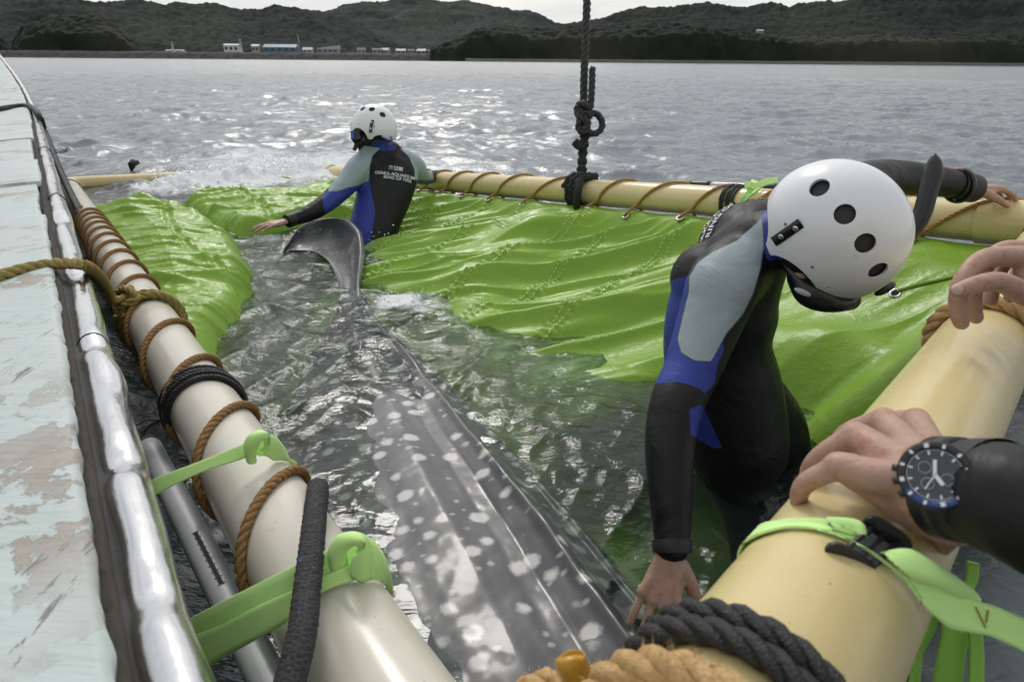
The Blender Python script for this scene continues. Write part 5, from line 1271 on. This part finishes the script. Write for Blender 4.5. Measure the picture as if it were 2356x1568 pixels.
kp = ar(tk+.02, np.pi*.66, PR+.03)
rope('knot', catmull([kp+LF*.05-sd*sgn*.02, kp+up*.02, kp-LF*.05+sd*sgn*.02, kp-LF*.03-sd*sgn*.03-up*.02, kp+LF*.03+sd*sgn*.015+up*.012, kp+LF*.07-up*.02], 8), .0115, MR_OLIVE, '', parent=orp)
rope('knot_tail', catmull([kp, kp-up*.05-sd*sgn*.012, kp-up*.12-sd*sgn*.02-LF*.02, kp-up*.20-LF*.03], 6), .0115, MR_OLIVE, '', parent=orp)
# black rope over the gunwale further off
P = [WZ(-120, 262, .60), WZ(-40, 254, .60), WZ(0, 250, .60), WZ(34, 245, .60), WZ(66, 244, .605), WZ(88, 262, .60), W(104, 304, 5.2), W(130, 372, 4.7), W(160, 440, 4.25), W(188, 497, 3.85), W(192, 515, 3.8)]
rope('mooring_rope', catmull(P, 8), .021, MR_BLACK, 'dark rope hanging from the far part of the gunwale down to the pipe')
# thick braided rope in the foreground
P = catmull([W(560, 1760, .56), W(640, 1640, .62), W(690, 1480, .68), W(706, 1360, .745), W(718, 1250, .82), W(726, 1170, .90), W(731, 1130, .97), W(730, 1124, 1.06), W(722, 1160, 1.16)], 10)
br = empty('braided_rope', label='thick dark braided rope with blue flecks standing up in front of the ivory pipe', category='rope')
Q, s = resample(P, .0022); T, A, B = frames(Q); rr = .0128+.0012*np.abs(np.sin(s*np.pi/.009))
mb = MB(); mb.tube(Q, rr*.86, 16)
mb.build('core', MR_BRAID, br)
for k in range(6):
    for dr in (1, -1):
        ph = 2*np.pi*(dr*s/.040+k/6); MB().tube((Q+.0108*(np.cos(ph)[:, None]*A+np.sin(ph)[:, None]*B))[::2], .0050, 6).build('braid_strand', MR_BRAID, br)
fibres(Q, .014, 500, .005, MR_BRAID, br)
# rope hanging from a crane, knotted to the right pipe
hd = 3.80
hr = empty('hanging_rope', label='black rope hanging from above, knotted in a loop over the right pipe', category='rope')
rope('fall', catmull([W(1356, -420, hd), W(1352, -60, hd), W(1348, 80, hd), W(1344, 180, hd), W(1344, 262, hd), W(1350, 300, hd-.03), W(1348, 318, hd)], 8), .0225, MR_HANG, '', parent=hr, pitch=.11)
rope('tail', catmull([W(1363, 156, hd-.04), W(1362, 200, hd-.045), W(1358, 248, hd-.04), W(1346, 262, hd-.05), W(1332, 250, hd-.03)], 8), .019, MR_HANG, '', parent=hr, pitch=.10)
rope('knot', catmull([W(1358, 250, hd-.05), W(1338, 238, hd-.05), W(1328, 252, hd-.02), W(1336, 272, hd-.05), W(1352, 280, hd-.06), W(1346, 304, hd-.05), W(1332, 296, hd-.03), W(1334, 278, hd-.05)], 8), .021, MR_HANG, '', parent=hr, pitch=.10)
rope('loop', catmull([W(1352, 270, hd-.05), W(1368, 260, hd-.03), W(1384, 276, hd-.02), W(1384, 296, hd-.02), W(1368, 308, hd-.03), W(1350, 302, hd-.05), W(1342, 290, hd-.06)], 8), .019, MR_HANG, '', parent=hr, pitch=.10)
sj = s_of_u(1338); ax = rp(sj)
Pl = catmull([W(1346, 308, hd), W(1341, 350, hd), W(1338, 395, hd-.02), W(1336, 412, hd-.05)], 6)
Q, s = resample(Pl, .006); mb = MB(); mb.tube(Q, .026+.004*np.sin(s*130)+.003*RNG.normal(0, .5, len(s)), 12)
mb.build('lower_length', MFUZZ, hr); fibres(Q, .028, 220, .018, MFUZZ, hr)
MB().tube(catmull([W(1340, 340, hd-.03), W(1330, 334, hd-.04), W(1322, 326, hd-.04)], 5), .024, 10).build('cut_end', MFUZZ, hr); fibres(catmull([W(1330, 334, hd-.04), W(1322, 326, hd-.04), W(1318, 322, hd-.04)], 4), .024, 160, .022, MFUZZ, hr)
for k in range(3):
    Q, s = resample(ring_path(ax, RD_, .3, .3+2*np.pi, -.05+.045*k, -.02+.035*k, PR+.018, 40), .008)
    MB().tube(Q, .019+.003*np.sin(s*140+k), 9, cap=True).build('hitch_turn', MFUZZ, hr)
MB().tube(catmull([W(1336, 412, hd-.08), W(1356, 408, hd-.08), W(1372, 404, hd-.05)], 5), .018, 9).build('hitch_end', MFUZZ, hr)
MB().tube(catmull([W(1336, 414, hd-.09), W(1330, 440, hd-.12), W(1326, 468, hd-.10), W(1330, 490, hd-.06)], 6), .020, 9).build('hitch_tail', MFUZZ, hr)
# ropes on the near pipe
def near_ring(t, r, R, mat, label, tilt=0.0, th0=-1.2, turns=1.0, group=None, fib=0):
    sdn = np.cross(ND, unit(np.array([0, 0, 1.])-ND*ND[2])); A_ = NP0+ND*t
    th = np.linspace(th0, th0+2*np.pi*turns, int(60*turns)); upn = unit(np.array([0, 0, 1.])-ND*ND[2])
    pa = A_+(tilt*np.sin(th))[:, None]*ND+((th-th0)/(2*np.pi)*R*2.1)[:, None]*ND+r*(np.cos(th)[:, None]*sdn+np.sin(th)[:, None]*upn)
    e = empty('rope_wrap', label=label, category='rope')
    rope('strands', pa, R, mat, '', parent=e)
    if fib: fibres(pa, R, fib, .007, mat, e)
    return e
tA = float(np.dot(np.array([.321, .508, .585])-NP0, ND))
near_ring(axis_at(NP0, ND, u=2262, lo=0, hi=2.6), PR+.011, .0125, MR_ORANGE, 'frayed orange rope wrapped round the near pipe beside the upper hand', tilt=-.02, fib=700)
near_ring(tA-.288, PR+.0095, .0092, MR_BLACK, 'shiny black rope turned twice round the near end of the cream pipe', tilt=.008, turns=2.0)
near_ring(tA-.338, PR+.011, .0112, MR_ORANGE, 'frayed orange rope with red flecks wrapped over the near pipe at the bottom edge', tilt=.015, turns=1.0, fib=900)
# loose orange coil at the bottom edge with a sealed yellow end
P = catmull([W(1520, 1640, .50), W(1440, 1580, .50), W(1370, 1566, .52), W(1300, 1580, .54), W(1235, 1572, .55), W(1190, 1620, .56)], 8)
oc = empty('rope_end', label='frayed orange rope tail with a sealed yellow end at the bottom edge', category='rope')
rope('strands', P, .0118, MR_ORANGE, '', parent=oc); fibres(P, .012, 500, .007, MR_ORANGE, oc)
Q = catmull([W(1345, 1590, .515), W(1326, 1550, .51), W(1312, 1518, .508), W(1310, 1512, .508)], 6)
MB().tube(Q, np.interp(np.linspace(0, 1, len(Q)), [0, .7, .93, 1], [.0125, .0118, .0105, .004]), 16).build('sealed_end', M('yellow_resin', (.50, .27, .03), .35, var=.3, vs=60, bs=.3, bscale=120), oc)
# ------------------------------------------------------------------ green webbing straps
def strap_mat(name, a, b):
    m, t, p, out = newmat(name); v = coords(t)
    cc = mixc(t, noise(t, v, 14, 4), a, b); t.links.new(cc, p.inputs['Base Color']); p.inputs['Roughness'].default_value = .6; p.inputs['Sheen Weight'].default_value = .2
    w = N(t, 'ShaderNodeTexWave', wave_type='BANDS', bands_direction='DIAGONAL', Scale=190.0, Distortion=.4); t.links.new(v, w.inputs['Vector'])
    t.links.new(bump(t, w.outputs['Fac'], .25, .0008, bump(t, noise(t, v, 30, 4), .25, .006)), p.inputs['Normal']); return m
MSTRAP = strap_mat('lime_webbing', (.56, .90, .27), (.64, .95, .36)); MSTRAPD = strap_mat('shaded_webbing', (.24, .52, .06), (.30, .60, .08))  # second webbing is a darker copy, the shade under the pipe put into its colour
def ribbon(rows, mat, name, parent, th=.0022, sub=7, nw=7, bulge=.0, pipe=None, lift=.003):
    """rows: (u1,v1,u2,v2,d[,d2]) - the two edges of the band"""
    E1 = np.array([W(r[0], r[1], r[4]) for r in rows]); E2 = np.array([W(r[2], r[3], r[5] if len(r) > 5 else r[4]) for r in rows])
    A, B = catmull(E1, sub), catmull(E2, sub); q = np.linspace(0, 1, nw)
    Gm = A[:, None, :]*(1-q)[None, :, None]+B[:, None, :]*q[None, :, None]
    if pipe is not None:                                  # lie on the pipe, not in it
        q0, dd = pipe; rel = Gm-q0; ax_ = q0+(rel@dd)[..., None]*dd; rad = Gm-ax_; rl_ = np.linalg.norm(rad, axis=-1, keepdims=True)
        Gm = ax_+rad/rl_*np.maximum(rl_, PR+lift)
    nrm = unit(np.cross(np.gradient(Gm, axis=0), np.gradient(Gm, axis=1)))
    s = np.sign(np.einsum('ijk,ijk->ij', nrm, CAM-Gm)); nrm = nrm*np.where(s < 0, -1, 1)[:, :, None]
    Gm = Gm+nrm*(bulge*np.sin(np.pi*q))[None, :, None]
    F_, K_ = Gm+nrm*th*.5, Gm-nrm*th*.5; n = len(A)
    loop = np.concatenate([F_, K_[:, ::-1]], 1)
    mb = MB(); mb.grid(loop, wrap=True); m = 2*nw
    mb.f += [tuple(range(m)), tuple(range((n-1)*m, n*m))[::-1]]; mb.m += [0, 0]
    o = mb.build(name, mat, parent); o.data.update()
    return o
def strap(label, cat='strap', group='lime green straps tied on the pipes'): return empty('webbing_strap', label=label, category=cat, group=group)
sA = strap('lime strap knotted on the ivory pipe just past the tan rope, farther of the two')
ribbon([(330, 1118, 338, 1152, .99), (360, 1098, 370, 1132, .99), (450, 1064, 464, 1086, 1.015), (530, 1032, 545, 1060, 1.04), (585, 1012, 596, 1042, 1.055), (622, 1010, 618, 1048, 1.075)], MSTRAP, 'pulled_end', sA, pipe=(C0, LF), lift=0.0035)
ribbon([(590, 1000, 588, 1044, 1.055), (628, 1000, 618, 1052, 1.075), (655, 1030, 640, 1072, 1.11), (672, 1072, 662, 1096, 1.15), (690, 1122, 676, 1126, 1.21)], MSTRAP, 'wrap', sA, bulge=.004, pipe=(C0, LF), lift=0.0035)
ribbon([(566, 1056, 590, 1064, 1.05), (560, 1026, 590, 1038, 1.035), (572, 1000, 602, 1014, 1.03), (600, 988, 616, 1012, 1.035), (622, 1006, 606, 1030, 1.045), (618, 1040, 590, 1044, 1.055)], MSTRAP, 'knot', sA, bulge=.006, pipe=(C0, LF), lift=0.012)
sB = strap('broad lime strap with a folded knot on the ivory pipe, nearest the camera')
ribbon([(390, 1450, 440, 1560, .80), (448, 1416, 506, 1518, .79), (560, 1358, 604, 1462, .785), (690, 1294, 722, 1396, .795), (772, 1256, 798, 1350, .81), (822, 1246, 842, 1336, .825)], MSTRAP, 'pulled_end', sB, pipe=(C0, LF), lift=0.0035)
ribbon([(420, 1470, 440, 1556, .785), (500, 1440, 512, 1508, .780), (600, 1390, 612, 1455, .776), (700, 1345, 716, 1392, .788), (800, 1300, 812, 1340, .806)], MSTRAP, 'second_layer', sB, pipe=(C0, LF), lift=0.006)
ribbon([(790, 1236, 806, 1345, .815), (832, 1228, 842, 1338, .825), (866, 1250, 866, 1342, .845), (888, 1290, 882, 1348, .875), (900, 1352, 890, 1372, .93)], MSTRAP, 'wrap', sB, bulge=.006, pipe=(C0, LF), lift=0.0035)
ribbon([(752, 1300, 792, 1316, .812), (756, 1258, 796, 1276, .80), (778, 1230, 812, 1256, .792), (818, 1222, 830, 1256, .79), (850, 1240, 820, 1268, .795), (860, 1290, 806, 1296, .80), (856, 1340, 806, 1344, .815)], MSTRAP, 'knot', sB, bulge=.008, pipe=(C0, LF), lift=0.012)
sC = strap('lime strap with black cam buckle round the near cream pipe')
ribbon([(1775, 1300, 1700, 1380, .70), (1738, 1240, 1698, 1318, .625), (1790, 1198, 1762, 1276, .560), (1860, 1190, 1852, 1290, .540), (1930, 1196, 1940, 1322, .528), (1984, 1206, 2000, 1300, .520)], MSTRAP, 'wrap', sC, pipe=(NP0, ND), lift=0.0035)
ribbon([(1880, 1270, 1900, 1312, .527), (1960, 1300, 1985, 1340, .515), (2040, 1330, 2060, 1368, .505), (2110, 1330, 2116, 1388, .497), (2180, 1340, 2180, 1440, .49), (2232, 1376, 2226, 1452, .485), (2300, 1398, 2290, 1466, .475), (2420, 1450, 2400, 1520, .46)], MSTRAP, 'pulled_end', sC, pipe=(NP0, ND), lift=0.007)
ribbon([(2012, 1330, 2020, 1352, .512), (2006, 1292, 2020, 1344, .502), (2040, 1268, 2070, 1330, .493), (2090, 1262, 2118, 1340, .487), (2130, 1280, 2160, 1352, .484), (2180, 1312, 2200, 1372, .485), (2240, 1356, 2230, 1384, .49)], MSTRAP, 'folded_loop', sC, bulge=.007, pipe=(NP0, ND), lift=0.014)
ribbon([(1900, 1188, 1908, 1260, .527), (1960, 1192, 1965, 1258, .519), (1986, 1204, 1980, 1262, .515), (1982, 1222, 1972, 1264, .520)], MSTRAP, 'turned_edge', sC, bulge=.003, pipe=(NP0, ND), lift=0.0065)
MBUCK = M('buckle_plastic', (.020, .020, .022), .35, var=.3, vs=80, bs=.2, bscale=200, bdist=.0005)
bk = MB(); d_ = .506
def plate(mb, cu, cv, du, dv, w, h, dd):
    c = W(cu, cv, dd); e = W(cu+du, cv+dv, dd)-c; L_ = np.linalg.norm(e); e = unit(e); nn = unit(UP*.9-FW*.4-e*np.dot(UP*.9-FW*.4, e)); k = np.cross(e, nn)
    th = np.linspace(0, 2*np.pi, 28, endpoint=False)
    o = [c+e*L_*np.sign(np.cos(t))*abs(np.cos(t))**.6+nn*h*np.sign(np.sin(t))*abs(np.sin(t))**.7 for t in th]
    mb.add([p-k*w for p in o]+[p+k*w for p in o], [tuple(range(28)), tuple(range(28, 56))[::-1]]+[(i, i+28, (i+1) % 28+28, (i+1) % 28) for i in range(28)])
buck = MB(); plate(buck, 1958, 1290, 54, 36, .0016, .0085, .505); b1 = buck.build('buckle_side', MBUCK, sC, False)
buck = MB(); plate(buck, 2040, 1228, 50, 34, .0016, .0085, .520); buck.build('buckle_side', MBUCK, sC, False)
for (u1, v1), (u2, v2), r in (((1975, 1282), (2030, 1232), .0030), ((2005, 1300), (2068, 1248), .0034), ((1942, 1268), (2008, 1212), .0026)):
    MB().tube(np.linspace(W(u1, v1, .505), W(u2, v2, .518), 4), r, 10).build('buckle_bar', MBUCK, sC)
MB().box(W(2008, 1262, .510), (W(2050, 1290, .510)-W(2008, 1262, .510))*.55, (W(2034, 1240, .516)-W(2008, 1262, .510))*.75, UP*.0022).build('cam_plate', M('buckle_grey', (.10, .10, .105), .4), sC, False)
# stitching on the strap end
st = MB()
for a, b in (((2240, 1392), (2262, 1440)), ((2262, 1440), (2268, 1400)), ((2282, 1402), (2276, 1448)), ((2300, 1410), (2294, 1450))):
    P = np.linspace(W(*a, .481), W(*b, .479), 3); st.tube(P-FW*.0022, .0007, 5)
st.build('bar_tack', M('ochre_thread', (.30, .24, .03), .7), sC, False, kind='stuff')
sD = strap('small lime strap knotted beside the black lashing on the right pipe')
ribbon([(1700, 478, 1736, 474, 3.00), (1706, 455, 1742, 455, 2.955), (1718, 438, 1748, 440, 2.95), (1724, 424, 1750, 430, 2.96), (1730, 412, 1752, 420, 3.0)], MSTRAP, 'wrap', sD, pipe=(FR, RD_), lift=0.004)
ribbon([(1716, 430, 1722, 444, 2.94), (1738, 420, 1742, 434, 2.935), (1766, 410, 1770, 424, 2.94), (1788, 408, 1792, 418, 2.96)], MSTRAP, 'tail', sD, pipe=(FR, RD_), lift=0.012)
ribbon([(1742, 428, 1736, 440, 2.94), (1730, 418, 1722, 432, 2.925), (1712, 420, 1714, 436, 2.93)], MSTRAP, 'knot', sD, pipe=(FR, RD_), lift=0.012)
lb = empty('lashing', label='black cord lashing on the right pipe beside the small lime strap', category='lashing')
for k in range(5):
    g = s_of_u(1678+7*k); rope('cord_turn', ring_path(rp(g), RD_, .2, .2+2*np.pi, 0, .012*(-1)**k, PR+.006+.003*(k % 2), 36), .0062, MR_CORD, '', parent=lb, pitch=.03, step=6, n=5)
# loose webbing tails hanging behind the near pipe
hg = empty('webbing_tails', label='loose green webbing ends hanging below the near pipe in the bottom right corner', category='strap')
for rows in ([(2108, 1380, 2160, 1390, .66), (2100, 1440, 2150, 1450, .66), (2120, 1490, 2090, 1560, .67), (2110, 1640, 2040, 1660, .68)],
             [(2160, 1380, 2226, 1390, .64), (2166, 1450, 2230, 1455, .645), (2150, 1540, 2216, 1545, .65), (2140, 1660, 2210, 1660, .66)],
             [(2226, 1290, 2252, 1296, .60), (2222, 1330, 2250, 1330, .605), (2210, 1380, 2236, 1384, .61), (2230, 1480, 2262, 1480, .63), (2224, 1660, 2260, 1660, .64)]):
    ribbon(rows, MSTRAPD, 'tail', hg)
# pole lashed behind the right pipe
pl = empty('pole', label='black and silver pole lying behind the right pipe near the small lime strap', category='pole')
a, b = W(1588, 426, 3.62), W(1850, 436, 3.25); MB().tube(np.linspace(lerp(a, b, .19), b, 12), .022, 16).build('shaft', mpole, pl)
MB().tube(np.linspace(a, lerp(a, b, .20), 6), .0245, 16).build('grip', MHOOD, pl)
MB().tube(np.linspace(lerp(a, b, .68), lerp(a, b, .80), 4), .0245, 16).build('sleeve', MHOOD, pl)
# hem rope on the near right part of the sling
rope('hem_rope', catmull([W(2068, 668, 1.95), W(2130, 652, 1.85), W(2200, 636, 1.74), W(2300, 620, 1.6)], 8), .0062, MSHEET, '', parent=sling, pitch=.03)

# ------------------------------------------------------------------ splashes
mdrop = newmat('water_drops')
_m, _t, _p, _o = mdrop; _p.inputs['Base Color'].default_value = (.86, .88, .90, 1); _p.inputs['Roughness'].default_value = .12; _p.inputs['Subsurface Weight'].default_value = .0; _p.inputs['IOR'].default_value = 1.33
ICO = [(0, 0, 1), (.89, 0, .45), (.28, .85, .45), (-.72, .53, .45), (-.72, -.53, .45), (.28, -.85, .45), (.72, .53, -.45), (-.28, .85, -.45), (-.89, 0, -.45), (-.28, -.85, -.45), (.72, -.53, -.45), (0, 0, -1)]
ICF = [(0, 1, 2), (0, 2, 3), (0, 3, 4), (0, 4, 5), (0, 5, 1), (1, 6, 2), (2, 7, 3), (3, 8, 4), (4, 9, 5), (5, 10, 1), (6, 7, 2), (7, 8, 3), (8, 9, 4), (9, 10, 5), (10, 6, 1), (11, 7, 6), (11, 8, 7), (11, 9, 8), (11, 10, 9), (11, 6, 10)]
mb = MB(); ico = np.array(ICO); rg = np.random.default_rng(21)
def drops(n, f, rmin, rmax):
    for _ in range(n):
        c = f(); r = rmin+(rmax-rmin)*rg.random()**3; mb.add(ico*r*rg.uniform(.7, 1.3, 3)+c, ICF)
a, b = FL+np.array([.75, -.02, 0]), FR+np.array([.1, -.05, 0])
def f_far():
    k = rg.choice([.15, .3, .62, .8], p=[.25, .2, .25, .3])+rg.normal(0, .09); p = lerp(a, b, np.clip(k, 0, 1)); p = p+np.array([rg.normal(0, .05), rg.normal(0, .10), 0]); return np.array([p[0], p[1], .05+abs(rg.normal(0, .075))])
drops(1500, f_far, .002, .011)
drops(260, lambda: np.array([-.50+rg.normal(0, .12), 2.80+rg.normal(0, .10), .02+abs(rg.normal(0, .035))]), .001, .005)
drops(160, lambda: np.array([-1.0+rg.normal(0, .25), 4.0+rg.normal(0, .15), .02+abs(rg.normal(0, .03))]), .002, .006)
mb.build('splash_drops', _m, None, kind='stuff')
# dark fin tip in the splashes past the far pipe
P = [W(294, 376, 6.05), W(303, 366, 6.05), W(318, 368, 6.05), W(322, 376, 6.05), W(312, 382, 6.05), W(302, 398, 6.05)]
c = sum(P)/6; mb = MB(); k = FW*.012
mb.add([p+k*.3 for p in P]+[p-k*.3 for p in P]+[c+k*1.6, c-k*1.6], [(i, (i+1) % 6, 12) for i in range(6)]+[((i+1) % 6+6, i+6, 13) for i in range(6)]+[(i+6, (i+1) % 6+6, (i+1) % 6, i) for i in range(6)])
mb.build('fin_tip', MHOOD, None, True, label='small dark fin tip poking out of the splashes beyond the far pipe', category='fin')
